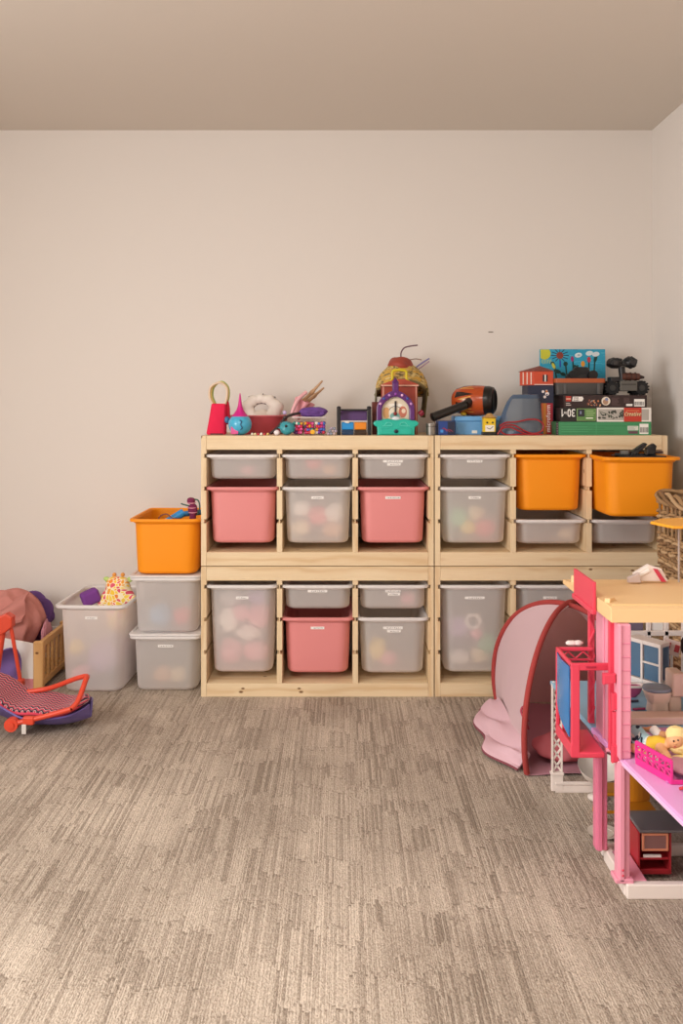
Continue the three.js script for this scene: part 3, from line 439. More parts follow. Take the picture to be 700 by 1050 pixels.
{ // clear compartment box full of beads, with a padded lid on it
  const Z = 3.66, x0 = X(299.5, Z), x1 = X(334, Z), cx = (x0 + x1) / 2, w = x1 - x0, h = .073, d = .085, cz = -Z - d / 2 + .01, t = thing('bead_box', 'clear plastic compartment box filled with colourful beads', 'bead box', [cx, TOP, cz]);
  obj('wall', [box(w, h, .002, cx, TOP + h / 2, cz + d / 2), box(w, h, .002, cx, TOP + h / 2, cz - d / 2), box(.002, h, d - .004, x0 + .001, TOP + h / 2, cz), box(.002, h, d - .004, x1 - .001, TOP + h / 2, cz)], clear, t);
  obj('floor_plate', box(w - .004, .002, d - .004, cx, TOP + .001, cz), clear, t);
  for (const k of [1 / 3, 2 / 3]) obj('compartment_wall', box(.0018, h - .006, d - .004, x0 + w * k, TOP + h / 2, cz), clear, t);
  obj('rim', [box(w + .004, .004, .004, cx, TOP + h, cz + d / 2), box(w + .004, .004, .004, cx, TOP + h, cz - d / 2)], plastic('#e6dcdc', .2), t);
  const beadR = .0068, cols = ['#d8284a', '#e0a020', '#7a3aa0', '#3a6ac0', '#e05a9a', '#2a9a8a', '#c02a6a', '#f2ece4', '#5a2a60', '#d8284a'], N = 240, im = new THREE.InstancedMesh(new THREE.SphereGeometry(beadR, 12, 8), plastic('#ffffff', .22), N), m = new THREE.Matrix4(), c = new THREE.Color();
  for (let k = 0; k < N; k++) { const third = k % 3, row = Math.floor(k / 3), per = 20, ly = Math.floor(row / per), q = row % per; const xx = x0 + .009 + third * w / 3 + (w / 3 - .018) * ((q % 4) + .15 * rr(-1, 1)) / 3, zz = cz - d / 2 + .009 + (d - .018) * (Math.floor(q / 4) + .15 * rr(-1, 1)) / 4; m.makeTranslation(xx - cx, .0095 + ly * .0125 + rr(0, .003), zz - cz); im.setMatrixAt(k, m); im.setColorAt(k, c.set(cols[Math.floor(rnd() * cols.length)])); }
  im.name = 'beads'; im.userData.kind = 'stuff'; im.position.set(0, 0, 0); t.add(im);
  single('padded_pouch', lump(w * .38, .02, .036, .12, 2.6, 31, 60, .16).translate(X(321, Z), TOP + h + .021, cz), fabric('#6a4690'), 'puffy purple pouch resting on the clear bead box', 'pouch', [X(321, Z), TOP + h, cz]);
  obj('flower_bead', cyl(.01, .01, .005, 0, 0, 0, 8).rotateX(Math.PI / 2).translate(X(320.5, Z), TOP + .014, cz + d / 2 + .004), plastic('#f0b428', .3), t);
}
for (let k = 0; k < 14; k++) { const r = .0062, ly = k < 7 ? 0 : k < 12 ? 1 : 2, q = k < 7 ? k : k < 12 ? k - 7 : k - 12; const x = X(336.5 + (q % 3 + ly * .5) * 3.05, 3.66), z = -3.655 - Math.floor(q / 3) * .0125 - ly * .006; single('glass_pebble', ball(r, x, TOP + r + ly * .0108, z), phys(['#b8a8bc', '#8f98a8', '#c8b4b4'][k % 3], .15), `tiny ${['lilac', 'grey', 'pinkish'][k % 3]} glass pebble heaped beside the clear bead box`, 'pebble', [x, TOP, z], 'glass pebbles beside the bead box'); }
{ // small black organiser rack
  const Z = 3.7, x0 = X(345.5, Z), x1 = X(380, Z), cx = (x0 + x1) / 2, w = x1 - x0, h = S(27, Z), t = thing('craft_rack', 'small black toy rack with purple back and blue and orange trays', 'rack', [cx, TOP, -Z]), blk = plastic('#17141a', .35);
  for (const s of [-1, 1]) { obj('end_frame', [box(.016, h, .014, cx + s * (w / 2 - .007), TOP + h / 2, -Z + .03), box(.013, h - .01, .012, cx + s * (w / 2 - .007), TOP + (h - .01) / 2, -Z - .03), box(.013, .012, .07, cx + s * (w / 2 - .007), TOP + h - .02, -Z), box(.013, .01, .07, cx + s * (w / 2 - .007), TOP + .005, -Z)], blk, t); for (const z of [.03, -.03]) obj('finial', ball(.009, cx + s * (w / 2 - .007), TOP + h + .003, -Z + z, 1, .8, 1), blk, t); }
  obj('back_panel', box(w - .03, S(10, Z), .01, cx, TOP + h - S(7.5, Z), -Z - .01), plastic('#5c3a72', .4), t);
  obj('top_bar', box(w - .026, .008, .02, cx, TOP + h - .006, -Z + .01), blk, t); obj('shelf', box(w - .026, .006, .06, cx, TOP + S(14, Z), -Z), plastic('#d8d0cc', .4), t);
  obj('blue_tray', box(w * .36, S(7.5, Z), .05, cx - w * .19, TOP + S(9.2, Z), -Z + .005, .004), plastic('#1f8fd6', .35), t); obj('orange_tray', box(w * .36, S(7.5, Z), .05, cx + w * .19, TOP + S(9.2, Z), -Z + .005, .004), plastic('#e88a1c', .35), t);
  obj('navy_tray', box(w * .36, S(5, Z), .05, cx - w * .19, TOP + S(2.7, Z), -Z + .005, .003), plastic('#173a5e', .35), t); obj('brown_tray', box(w * .36, S(5, Z), .05, cx + w * .19, TOP + S(2.7, Z), -Z + .005, .003), plastic('#3a2414', .35), t);
  obj('white_bead', ball(.006, cx - w * .2, TOP + S(13.2, Z) , -Z + .034, 1.8, .8, 1), plastic('#f0ece6', .3), t);
}
{ // castle-shaped vanity clock: teal chest below, purple arch above
  const Z = 3.665, k = n => S(n, Z), cx = X(405.5, Z), t = thing('toy_castle_clock', 'toy castle clock with purple arch on a teal chest', 'toy clock', [cx, TOP, -Z]), teal = plastic('#1fb8a2', .35), pur = phys('#6c2c80', .3, { transmission: .25, thickness: 0 });
  const half = [[0, k(15.5)], [k(4), k(16)], [k(8), k(17)], [k(13), k(16.2)], [k(16), k(15.2)], [k(20), k(15)], [k(22.5), k(13.6)], [k(23), k(11.5)], [k(21.5), k(9.6)], [k(19.3), k(8.5)], [k(18.8), k(4)], [k(19), 0]];
  obj('chest', ext([...half.map(q => [cx + q[0], TOP + q[1]]), ...half.slice().reverse().map(q => [cx - q[0], TOP + q[1]])], .06, .005).translate(0, 0, -Z), teal, t);
  const dr = obj('drawer', box(k(32), k(6), .008, cx, TOP + k(4.2), -Z + .03, .002), teal, t); obj('knob', ball(.0075, cx, TOP + k(4.2), -Z + .037, 1.2, 1, .6), plastic('#14283a', .3), dr);
  for (const s of [-1, 1]) obj('scroll', tube([[cx + s * k(12), TOP + k(10), -Z + .03], [cx + s * k(9), TOP + k(13), -Z + .031], [cx + s * k(5), TOP + k(12.5), -Z + .031], [cx + s * k(4), TOP + k(10.5), -Z + .031], [cx + s * k(8), TOP + k(9.6), -Z + .031], [cx + s * k(14), TOP + k(9.6), -Z + .031]], .002, 30, false, 6), plastic('#5ad2bf', .3), t);
  const arch = (R, h) => { const q = []; for (let i = 0; i <= 24; i++) { const a = Math.PI * i / 24, r = R * (1 + .1 * Math.pow(Math.sin(a), 10)); q.push([cx + r * Math.cos(a), TOP + h + r * Math.sin(a) * .92]); } q.push([cx - R, TOP + k(14)], [cx + R, TOP + k(14)]); return q; };
  obj('arch', ext(arch(k(19.5), k(26)), .022, .004, [arch(k(14.2), k(25)).map(q => [q[0], Math.max(q[1], TOP + k(16))])]).translate(0, 0, -Z - .012), pur, t);
  obj('spire', [box(k(6.5), k(14), .02, cx, TOP + k(48), -Z - .012, .005), cyl(.001, k(4), k(5), cx, TOP + k(56.5), -Z - .012, 8)], pur, t);
  for (let i = 1; i < 8; i++) { const a = Math.PI * i / 8, r = k(17); obj('gem', ball(.0055, cx + r * Math.cos(a), TOP + k(26) + r * Math.sin(a) * .95, -Z + .001, 1, 1, .5, 12), plastic(['#9a4ab0', '#c890d0', '#3a58a8', '#e8b0d8'][i % 4], .2), t); }
  const face = ctex(128, 128, (c, w, h) => { c.fillStyle = '#e8d8be'; c.fillRect(0, 0, w, h); const R = (col, x, y, a, b) => { c.fillStyle = col; c.beginPath(); c.ellipse(x, y, a, b, 0, 0, 7); c.fill(); }; R('#d8a06a', 20, 86, 18, 34); R('#f0e6d6', 44, 88, 12, 30); R('#c9745c', 100, 80, 20, 34); R('#f2d8c0', 104, 74, 10, 14); R('#7fb0a8', 62, 104, 24, 20); R('#f6efe2', 64, 40, 34, 12); c.strokeStyle = '#4a4a4a'; c.lineWidth = 3; c.beginPath(); c.arc(64, 76, 30, 3.4, 6); c.stroke(); });
  obj('clock_face', ext(arch(k(14.6), k(25)).map(q => [q[0], Math.max(q[1], TOP + k(14.5))]), .006, .001).translate(0, 0, -Z - .022), plastic('#d2c4b0', .4), t);
  obj('printed_scene', new THREE.PlaneGeometry(k(27), k(22)).translate(cx, TOP + k(26.5), -Z - .0185), std('#ffffff', .5, { map: face }), t);
  obj('clock_hand', box(k(1.8), k(14), .003, cx, TOP + k(28), -Z - .013, .001), plastic('#1c1820', .3), t); obj('hand_hub', ball(.0075, cx - k(.3), TOP + k(22), -Z - .012, 1, 1, .5), plastic('#8a2420', .3), t);
  obj('white_stone', ball(.016, cx, TOP + k(16.8), -Z + .012, 1.1, .6, .6), plastic('#e4e6ea', .2), t);
}
{ // red toy house box with yellow handle behind the clock
  const Z = 3.79, k = n => S(n, Z), cx = X(409, Z), t = thing('toy_house', 'dark red toy house with a pitched roof and yellow handle', 'toy house', [cx, TOP, -Z]);
  const h = k(49); obj('body', box(k(36), h, .1, cx, TOP + h / 2, -Z, .003), plastic('#a8402e', .45), t);
  obj('roof', ext([[cx - k(19.5), TOP + h], [cx + k(19.5), TOP + h], [cx + k(18), TOP + h + k(2)], [cx + k(5), TOP + h + k(7)], [cx - k(5), TOP + h + k(7)], [cx - k(18), TOP + h + k(2)]], .12, .003).translate(0, 0, -Z), plastic('#b84a34', .45), t);
  obj('handle', [tube([[cx - k(9.5), TOP + h + k(5), -Z + .02], [cx - k(7.4), TOP + h + k(7.5), -Z + .02], [cx - k(7), TOP + h + k(14.5), -Z + .02], [cx - k(5.5), TOP + h + k(16), -Z + .02], [cx + k(5.5), TOP + h + k(16), -Z + .02], [cx + k(7), TOP + h + k(14.5), -Z + .02], [cx + k(7.4), TOP + h + k(7.5), -Z + .02], [cx + k(9.5), TOP + h + k(5), -Z + .02]], .0055, 60)], plastic('#d8c41e', .4), t);
  for (const s of [-1, 1]) obj('corner_trim', box(.006, h, .006, cx + s * k(16.5), TOP + h / 2, -Z + .05, .002), plastic('#e0a08a', .45), t);
  obj('gable_trim', bar([cx - k(19), TOP + h + .002, -Z + .059], [cx + k(19), TOP + h + .002, -Z + .059], .005, .006), plastic('#e6b49c', .45), t);
  obj('side_panel', box(k(6.5), k(33), .09, X(384.5, Z), TOP + k(16.5), -Z, .003), plastic('#6e2a20', .5), t);
  obj('side_clip', rod([X(429, Z), TOP + k(20), -Z + .03], [X(433, Z), TOP + k(23), -Z + .03], .012), plastic('#c0405a', .4), t);
}
{ // cloth helmet with straws, pulled over the toy house
  const Z = 3.9, k = n => S(n, Z), c = [X(411, Z), Y(404, Z), -Z], t = thing('toy_helmet', 'mottled yellow and olive toy helmet with straws above the red house', 'helmet', [c[0], TOP + .2, c[2]]);
  const camo = tex(256, 256, (i, j) => { const a = fbm(i / 34, j / 34, 6, 3), b = fbm(i / 20, j / 20, 16, 3); return a > .55 ? [214, 168, 72] : b > .58 ? [128, 108, 66] : a < .42 ? [216, 190, 126] : [190, 158, 92]; }); camo.repeat.set(3, 2);
  const R = k(25), H = k(31);
  const dome = surf((u, v) => { const a = u * Math.PI * 2, b = v * Math.PI * .52, w = 1 + .07 * Math.sin(a * 3 + 1) * v + .22 * (noise3(Math.cos(a) * 1.8 + 4, v * 3, Math.sin(a) * 1.8 + 4, 3) - .5); return [c[0] + R * w * Math.sin(b) * Math.cos(a), c[1] + H * w * Math.cos(b) - .05 * v * Math.max(0, Math.sin(a)) * 0 + (Math.sin(a) > .2 ? .06 * v * v * Math.sin(a) : 0), c[2] + .105 * w * Math.sin(b) * Math.sin(a)]; }, 80, 30, -.005);
  obj('shell', dome, std('#ffffff', .8, { map: camo }), t);
  const brim = []; for (let i = 0; i < 40; i++) { const a = i / 40 * Math.PI * 2; brim.push([c[0] + R * 1.03 * Math.cos(a), c[1] + (Math.sin(a) > .2 ? .06 * Math.sin(a) : 0) - .004, c[2] + .107 * Math.sin(a)]); }
  obj('brim', tube(brim, .008, 120, true, 8), fabric('#8a7a54'), t);
  obj('cheek_flap', surf((u, v) => [c[0] - R * (1.06 + .04 * Math.sin(v * 3)) + k(2) * u, c[1] + k(6) - k(22) * v, c[2] + .05 - .11 * u + .01 * Math.sin(v * 5)], 12, 14, .006), fabric('#8f8a70'), t);
  obj('cheek_flap', surf((u, v) => [c[0] + R * (1.0 - .1 * v) - k(1.5) * u, c[1] + k(6) - k(30) * v, c[2] + .06 - .11 * u + .01 * Math.sin(v * 5)], 12, 14, .006), fabric('#6e6440'), t);
  obj('red_cap', lump(k(13), k(9), .07, .12, 1.6, 3, 40, .08).rotateZ(-.1).translate(X(410, Z), Y(375, Z), -Z), std('#a4432f', .6), t);
  const P = (a, b, z = Z) => [X(a, z), Y(b, z), -z];
  obj('straw', tube([P(411, 367), P(411, 362), P(414, 357), P(420, 355), P(428, 354)], .0032, 30), plastic('#6a4a52', .4), t);
  obj('straw', tube([P(424, 379), P(430, 374), P(440, 367.5)], .0034, 16), plastic('#7c74a6', .4), t);
  obj('straw', tube([P(427, 380), P(433, 375.5), P(440, 370.5)], .003, 16), plastic('#a88a9c', .4), t);
  obj('straw', tube([P(420, 369), P(426, 368), P(432, 369)], .0022, 16), plastic('#8a6a60', .4), t);
}
{ const Z = 3.66, x = X(442, Z), t = thing('metal_cup', 'small grey metal cup at the joint between the two shelves', 'cup', [x, TOP, -Z]); obj('body', lathe([[.001, 0], [.019, 0], [.0205, .002], [.0215, .047], [.0225, .049], [.0205, .049], [.0195, .004], [.001, .003]]).translate(x, TOP, -Z), std('#8f8a84', .35, { metalness: .8 }), t); obj('band', new THREE.TorusGeometry(.0215, .0012, 8, 36).rotateX(Math.PI / 2).translate(x, TOP + .036, -Z), std('#5c5854', .4, { metalness: .8 }), t); }
{ const Z = 3.7, x0 = X(448, Z), x1 = X(465.5, Z), t = thing('toy_box', 'small dark blue box with red scribbles beside the metal cup', 'box', [(x0 + x1) / 2, TOP, -Z]), h = S(14.5, Z), cx = (x0 + x1) / 2;
  obj('body', box(x1 - x0, h, .09, cx, TOP + h / 2, -Z, .003), plastic('#1d3f7c', .4), t);
  obj('printed_front', new THREE.PlaneGeometry(x1 - x0 - .006, h - .006).translate(cx, TOP + h / 2, -Z + .0455), std('#ffffff', .5, { map: ctex(96, 80, (c, w, h) => { c.fillStyle = '#1a3d86'; c.fillRect(0, 0, w, h); c.fillStyle = '#16203c'; c.fillRect(52, 0, 44, h); c.strokeStyle = '#9a2c48'; c.lineWidth = 4; for (let k = 0; k < 6; k++) { c.beginPath(); c.moveTo(18 + k * 9, 30 + 20 * hash(k, 1, 2)); c.lineTo(40 + k * 9, 44 + 24 * hash(k, 2, 2)); c.stroke(); } c.fillStyle = '#3f8fd8'; c.fillRect(8, 50, 18, 18); }) }), t); }
{ // light blue box, block-headed figure in front of it, drum-shaped toy on it
  const Z = 3.72, x0 = X(466, Z), x1 = X(520, Z), cx = (x0 + x1) / 2, h = S(19, Z), t = thing('lunch_box', 'light blue rectangular lunch box under the brown drum toy', 'box', [cx, TOP, -Z - .05]);
  obj('body', box(x1 - x0, h * .72, .12, cx, TOP + h * .36, -Z - .05, .004), plastic('#6aa6dc', .4), t); obj('lid', box(x1 - x0 + .002, h * .27, .122, cx, TOP + h * .865, -Z - .05, .004), plastic('#6cabe2', .4), t);
  obj('sticker', box(.022, .012, .001, X(486, Z), TOP + .012, -Z + .0105, .0004), plastic('#f0ece4', .5), t);
  const Z2 = 3.66, fx = X(501, Z2), k = n => S(n, Z2), f = thing('block_figure', 'yellow block-headed toy figure with a straw hat before the blue box', 'figure', [fx, TOP, -Z2]);
  obj('head', loft([[TOP + k(3.5), .002, .002, .001], [TOP + k(3.5), k(13), k(12), k(3)], [TOP + k(17.5), k(13.4), k(12), k(3)], [TOP + k(18), k(12), k(11), k(3)], [TOP + k(18), .002, .002, .001]].map(r => [...r, fx, -Z2]), 5), plastic('#e8c21e', .35), f);
  obj('base', box(k(14), k(3.4), k(12), fx, TOP + k(1.75), -Z2, .003), plastic('#22201e', .4), f);
  obj('hat', [lathe([[.001, k(4.6)], [k(2.5), k(4.2)], [k(4.5), k(1.6)], [k(8.6), k(.4)], [k(8.6), 0], [.001, 0]], 28).translate(fx + k(.5), TOP + k(18), -Z2)], std('#c89a5c', .7), f);
  obj('printed_face', new THREE.PlaneGeometry(k(11.5), k(13)).translate(fx, TOP + k(10.5), -Z2 + k(6.2)), std('#ffffff', .4, { map: ctex(96, 110, (c, w, h) => { c.fillStyle = '#e8c21e'; c.fillRect(0, 0, w, h); c.fillStyle = '#2a2418'; c.beginPath(); c.arc(26, 34, 9, 0, 7); c.arc(72, 34, 9, 0, 7); c.fill(); c.fillStyle = '#efe8de'; c.fillRect(10, 56, 76, 54); c.strokeStyle = '#3a3028'; c.lineWidth = 5; c.beginPath(); c.moveTo(22, 78); c.lineTo(50, 90); c.lineTo(76, 66); c.stroke(); }) }), f);
  // drum toy
  const Z3 = 3.77, k3 = n => S(n, Z3), dx = X(485, Z3), r = k3(15.8), dy = TOP + h + r * 1.004, d = thing('toy_drum', 'brown barrel-shaped toy with black end and thick black handle', 'toy', [dx, TOP + h, -Z3]);
  const prof = [[.001, k3(-22)], [k3(8), k3(-21)], [k3(12.5), k3(-17)], [k3(15), k3(-9)], [k3(15.8), 0], [k3(15.4), k3(9)], [k3(14.8), k3(13)]];
  const wrapMap = ctex(512, 128, (c, w, h) => { c.fillStyle = '#b0481c'; c.fillRect(0, 0, w, h); for (let k = 0; k < 7; k++) { const x = k * 74; c.fillStyle = '#2a1c18'; c.beginPath(); c.moveTo(x + 8, 80); c.lineTo(x + 34, 34); c.lineTo(x + 50, 84); c.fill(); c.strokeStyle = '#d0a03c'; c.lineWidth = 5; c.beginPath(); c.moveTo(x + 46, 40); c.lineTo(x + 60, 70); c.lineTo(x + 70, 36); c.stroke(); } });
  obj('barrel', lathe(prof, 48).rotateZ(-Math.PI / 2).rotateY(-.38).translate(dx, dy, -Z3), plastic('#ffffff', .22, { map: wrapMap }), d);
  obj('end_cap', lathe([[k3(14.9), k3(13)], [k3(14.8), k3(17)], [k3(13.6), k3(21)], [k3(11), k3(22.6)], [k3(9), k3(21)], [.001, k3(20.5)]], 48).rotateZ(-Math.PI / 2).rotateY(-.38).translate(dx, dy, -Z3), plastic('#15110f', .3), d);
  obj('handle', [rod([X(443.5, 3.65), TOP + .0735, -3.66], [X(478, 3.68), TOP + .125, -3.7], .0185, .0175, 28), lathe([[.001, .005], [.014, .004], [.0185, -.002]], 28).applyQuaternion(new THREE.Quaternion().setFromUnitVectors(V(0, 1, 0), V(-.1368, -.0515, .04).normalize())).translate(X(443.5, 3.65), TOP + .0735, -3.66)], plastic('#1b1715', .28), d);
  obj('handle_joint', rod([X(478, 3.68), TOP + .125, -3.7], [dx - k3(4), dy, -Z3 + .04], .0175, .02, 24), plastic('#1b1715', .28), d);
  obj('yellow_stud', ball(.01, X(474, Z3), TOP + h + .0095, -Z3 + .03, 1.3, .8, 1), plastic('#d8b02a', .4), d);
}
{ // clear face shield with red cords
  const Z = 3.655, k = n => S(n, Z), cx = X(533, Z), t = thing('face_shield', 'clear bluish plastic toy visor with dark blue bands', 'visor', [cx, TOP, -Z]);
  const sh = (u, v) => { const a = (u - .5) * 2.5, R = mix(k(26), k(13), Math.pow(v, 1.1)); return [cx + k(9) * v + R * Math.sin(a), TOP + .004 + k(42) * Math.sin(v * 1.5) * .98, -Z - .035 + (R * .6) * Math.cos(a) - .03 * v]; };
  obj('visor', surf(sh, 36, 20), phys('#a9b6c6', .12, { transmission: .72, thickness: 0, side: THREE.DoubleSide }), t);
  for (const [v0, v1] of [[.74, .95], [.0, .05]]) obj('band', surf((u, v) => { const q = sh(u, mix(v0, v1, v)); return [q[0], q[1], q[2] + .0015]; }, 36, 5, .0025), phys('#6f86a4', .25, { transmission: .55, thickness: 0 }), t);
  obj('side_band', surf((u, v) => { const q = sh(.02 + .12 * u, v * .9); return [q[0], q[1], q[2] + .0015]; }, 6, 20, .0025), phys('#7088a8', .25, { transmission: .55, thickness: 0 }), t);
  const c = thing('skipping_rope', 'tangled red rope lying in front of the clear visor', 'rope', [cx, TOP, -3.62]), red = plastic('#a0222a', .4), P = (a, b, z = 3.62) => [X(a, z), Math.max(Y(b, z), TOP + .0045), -z];
  obj('loop', tube([P(512, 437), P(518, 433.5), P(530, 432.5), P(543, 430), P(552, 431), P(557, 436), P(555, 442), P(546, 444.5), P(536, 441), P(528, 436.5), P(518, 436), P(513, 441), P(518, 445.6), P(532, 446), P(548, 446)], .0034, 140, false, 8), red, c);
  obj('loop', tube([P(510, 446), P(514, 440, 3.615), P(522, 438, 3.615), P(532, 442, 3.615), P(541, 446.3, 3.615), P(556, 446, 3.615)], .0032, 60, false, 8), red, c);
}
const print = (name, w, h, x, y, z, pw, ph, draw, parent, turn = 0) => obj(name, new THREE.PlaneGeometry(w, h).rotateY(turn).translate(x, y, z), std('#ffffff', .45, { map: ctex(pw, ph, draw) }), parent);
const dark = plastic('#1a1c26', .45);
{ // tall navy box with a red house carton on it
  const Z = 3.74, x0 = X(541, Z), x1 = X(567.5, Z), cx = (x0 + x1) / 2, w = x1 - x0, h = S(50.5, Z), t = thing('game_box', 'tall navy box with a red lettered panel behind the visor', 'box', [cx, TOP, -Z - .06]);
  obj('carton', box(w, h, .12, cx, TOP + h / 2, -Z - .06, .002), std('#232a44', .5), t);
  print('printed_front', w - .002, h - .002, cx, TOP + h / 2, -Z + .0006, 256, 496, (c, W, H) => {
    c.fillStyle = '#1f2640'; c.fillRect(0, 0, W, H); const g = c.createLinearGradient(130, 0, 250, 0); g.addColorStop(0, '#d8542a'); g.addColorStop(.35, '#d89030'); g.addColorStop(.6, '#c8283a'); g.addColorStop(1, '#a81c30'); c.fillStyle = g; c.fillRect(132, 180, 118, 316);
    c.fillStyle = '#f3e8e4'; for (const [x, y, r] of [[150, 62, 14], [168, 116, 15], [192, 84, 20], [186, 56, 12]]) { c.beginPath(); c.arc(x, y, r, 0, 7); c.fill(); } c.fillStyle = '#c8783a'; c.beginPath(); c.arc(186, 60, 12, 0, 7); c.fill(); c.fillStyle = '#2c3c60'; c.beginPath(); c.arc(190, 92, 8, 0, 7); c.fill();
    c.save(); c.translate(224, 478); c.rotate(-Math.PI / 2); c.fillStyle = '#f8ece6'; c.font = 'bold 56px sans-serif'; c.fillText('microform', 0, 0, 284); c.restore();
  }, t);
  const y = TOP + h, a = X(547.5, Z), b = X(567, Z), e = X(535.5, Z), hh = S(14.5, Z), r = thing('house_carton', 'orange-red house-shaped carton with dark roof on the navy box', 'carton', [(e + b) / 2, y, -Z - .05]);
  obj('walls', ext([[b, -Z], [a, -Z + .0], [e, -Z - .05], [e + .01, -Z - .11], [b, -Z - .11]].map(q => [q[0], -q[1]]), hh, .001).rotateX(-Math.PI / 2).scale(1, 1, 1).translate(0, y + hh / 2, 0), std('#c8492a', .5), r);
  const ridge = [(a + b) / 2 - .005, y + hh + S(6, Z), -Z - .055];
  { const q = [[b + .004, y + hh, -Z + .004], [a - .001, y + hh, -Z + .004], [e - .006, y + hh, -Z - .05], [e + .004, y + hh, -Z - .115], [b + .004, y + hh, -Z - .115]], g = new THREE.BufferGeometry(), v = []; for (let k = 0; k < 5; k++) { const m = q[(k + 1) % 5]; v.push(...q[k], ...ridge, ...m); v.push(...q[k], ...m, (a + b) / 2, y + hh, -Z - .06); } g.setAttribute('position', new THREE.Float32BufferAttribute(v, 3)); g.computeVertexNormals(); obj('roof', g, std('#7c2c1c', .5), r); }
  obj('window', box(.02, .028, .002, (a + b) / 2 + .006, y + hh * .5, -Z + .001, .0005), std('#20242c', .4), r); obj('window_bar', box(.005, .03, .002, (a + b) / 2 + .006, y + hh * .5, -Z + .002, .0005), std('#f4f0ea', .4), r);
  const ang = Math.atan2(.05, a - e); for (let k = 0; k < 3; k++) { const u = .22 + k * .28; obj('stripe', box(.005, hh * .86, .0015, 0, 0, 0, .0004).rotateY(-ang).translate(mix(e, a, u), y + hh * .5, mix(-Z - .05, -Z, u) + .001), std('#e6d2c4', .5), r); }
  obj('base_line', box(b - a, .003, .0015, (a + b) / 2, y + .003, -Z + .001, .0004), std('#ecdcd0', .5), r);
}
const stackZ = 3.66, stackD = .3, k6 = n => S(n, stackZ), bx = (a, b) => [X(a, stackZ), X(b, stackZ)];
const bars = (c, x, y, w, h) => { c.fillStyle = '#f2efea'; c.fillRect(x, y, w, h); c.fillStyle = '#2a2426'; let q = x + 6; let k = 0; while (q < x + w - 6) { const l = 2 + 5 * hash(k++, 3, 7); c.fillRect(q, y + h * .35, l, h * .5); q += l + 3 + 3 * hash(k, 5, 7); } };
const lines = (c, col, x, y, w, n, gap, hh = 3) => { c.fillStyle = col; for (let k = 0; k < n; k++) c.fillRect(x, y + k * gap, w * (.6 + .4 * hash(k, n, 3)), hh); };
const H1 = k6(13.8), H2 = k6(14.6), H3 = k6(12.8), boxTop = TOP + H1 + H2 + H3;
function gameBox(name, label, a, b, y, h, col, pw, draw) { const [x0, x1] = bx(a, b), cx = (x0 + x1) / 2, t = thing(name, label, 'game box', [cx, y, -stackZ - stackD / 2]); obj('tray', box(x1 - x0 - .003, h * .94, stackD - .003, cx, y + h * .47, -stackZ - stackD / 2, .0015), std(col, .5), t); obj('lid', box(x1 - x0, h * .3, stackD, cx, y + h * .85 - .0004, -stackZ - stackD / 2, .0015), std(col, .5), t); print('printed_side', x1 - x0 - .001, h - .001, cx, y + h / 2 - .0003, -stackZ + .0006, pw, Math.round(pw * h / (x1 - x0)), draw, t); return t; }
gameBox('board_game', 'green game box with barcode, bottom of the box stack', 569.5, 667.5, TOP, H1, '#2f7a4c', 1024, (c, w, h) => { c.fillStyle = '#3f8f5e'; c.fillRect(0, 0, w, h); c.fillStyle = '#2c2428'; c.fillRect(0, 0, 30, h); c.fillStyle = '#7d6f74'; for (let k = 0; k < 5; k++) c.fillRect(10, 14 + k * 26, 10, 14); lines(c, '#357f52', 60, 40, 760, 4, 26, 7); lines(c, '#5aa878', 60, 52, 330, 3, 26, 4); c.fillStyle = '#4a9a6a'; c.fillRect(430, 0, 8, h); c.fillStyle = '#d9dcd2'; c.fillRect(770, 44, 116, 48); lines(c, '#9aa09a', 778, 52, 100, 4, 10, 4); c.fillStyle = '#6e4a56'; c.fillRect(780, 100, 100, 28); bars(c, 898, 20, 96, 112); });
gameBox('board_game', 'black thirty-in-one game box with picture strip, middle of the stack', 574, 667.5, TOP + H1, H2, '#1e1c1c', 1024, (c, w, h) => {
  c.fillStyle = '#1a1716'; c.fillRect(0, 0, w, h); c.save(); c.translate(170, 14); c.rotate(Math.PI); c.fillStyle = '#f0ede8'; c.font = 'bold 122px sans-serif'; c.textBaseline = 'alphabetic'; c.fillText('30', 0, -2 + 0 - 12 + 12, 92); c.font = 'bold 44px sans-serif'; c.fillText('in', 96, -30, 34); c.font = 'bold 122px sans-serif'; c.fillText('1', 128, -2, 36); c.restore();
  c.fillStyle = '#8aa86a'; c.fillRect(186, 10, 216, h - 20); c.fillStyle = '#5f8a4a'; c.fillRect(192, 16, 204, h - 32); c.fillStyle = '#23262e'; c.fillRect(198, 18, 76, 84); c.fillStyle = '#8a90b0'; c.fillRect(222, 40, 18, 34); lines(c, '#a8c088', 290, 34, 100, 3, 24, 8); c.fillStyle = '#e6ecd8'; c.fillRect(290, 112, 80, 14);
  c.fillStyle = '#efe9e2'; c.fillRect(412, 0, w - 412, h); c.fillStyle = '#b2aca4'; c.fillRect(428, 16, 570, h - 32); c.fillStyle = '#3c4038'; for (let k = 0; k < 26; k++) { c.beginPath(); c.ellipse(440 + 270 * hash(k, 1, 9), 36 + (h - 70) * hash(k, 2, 9), 6 + 20 * hash(k, 3, 9), 4 + 10 * hash(k, 4, 9), hash(k, 5, 9) * 3, 0, 7); c.fill(); } c.strokeStyle = '#4c5a44'; c.lineWidth = 7; c.beginPath(); c.moveTo(436, 40); c.lineTo(520, 70); c.lineTo(600, 110); c.stroke();
  c.fillStyle = '#c23a2a'; c.fillRect(716, 0, 200, h); c.font = 'italic bold 60px serif'; c.fillStyle = '#3a1c12'; c.fillText('Creative', 724, 98, 190); c.fillStyle = '#f2dca8'; c.fillText('Creative', 720, 94, 190); c.fillStyle = '#e08a5a'; c.fillRect(740, 30, 150, 8);
});
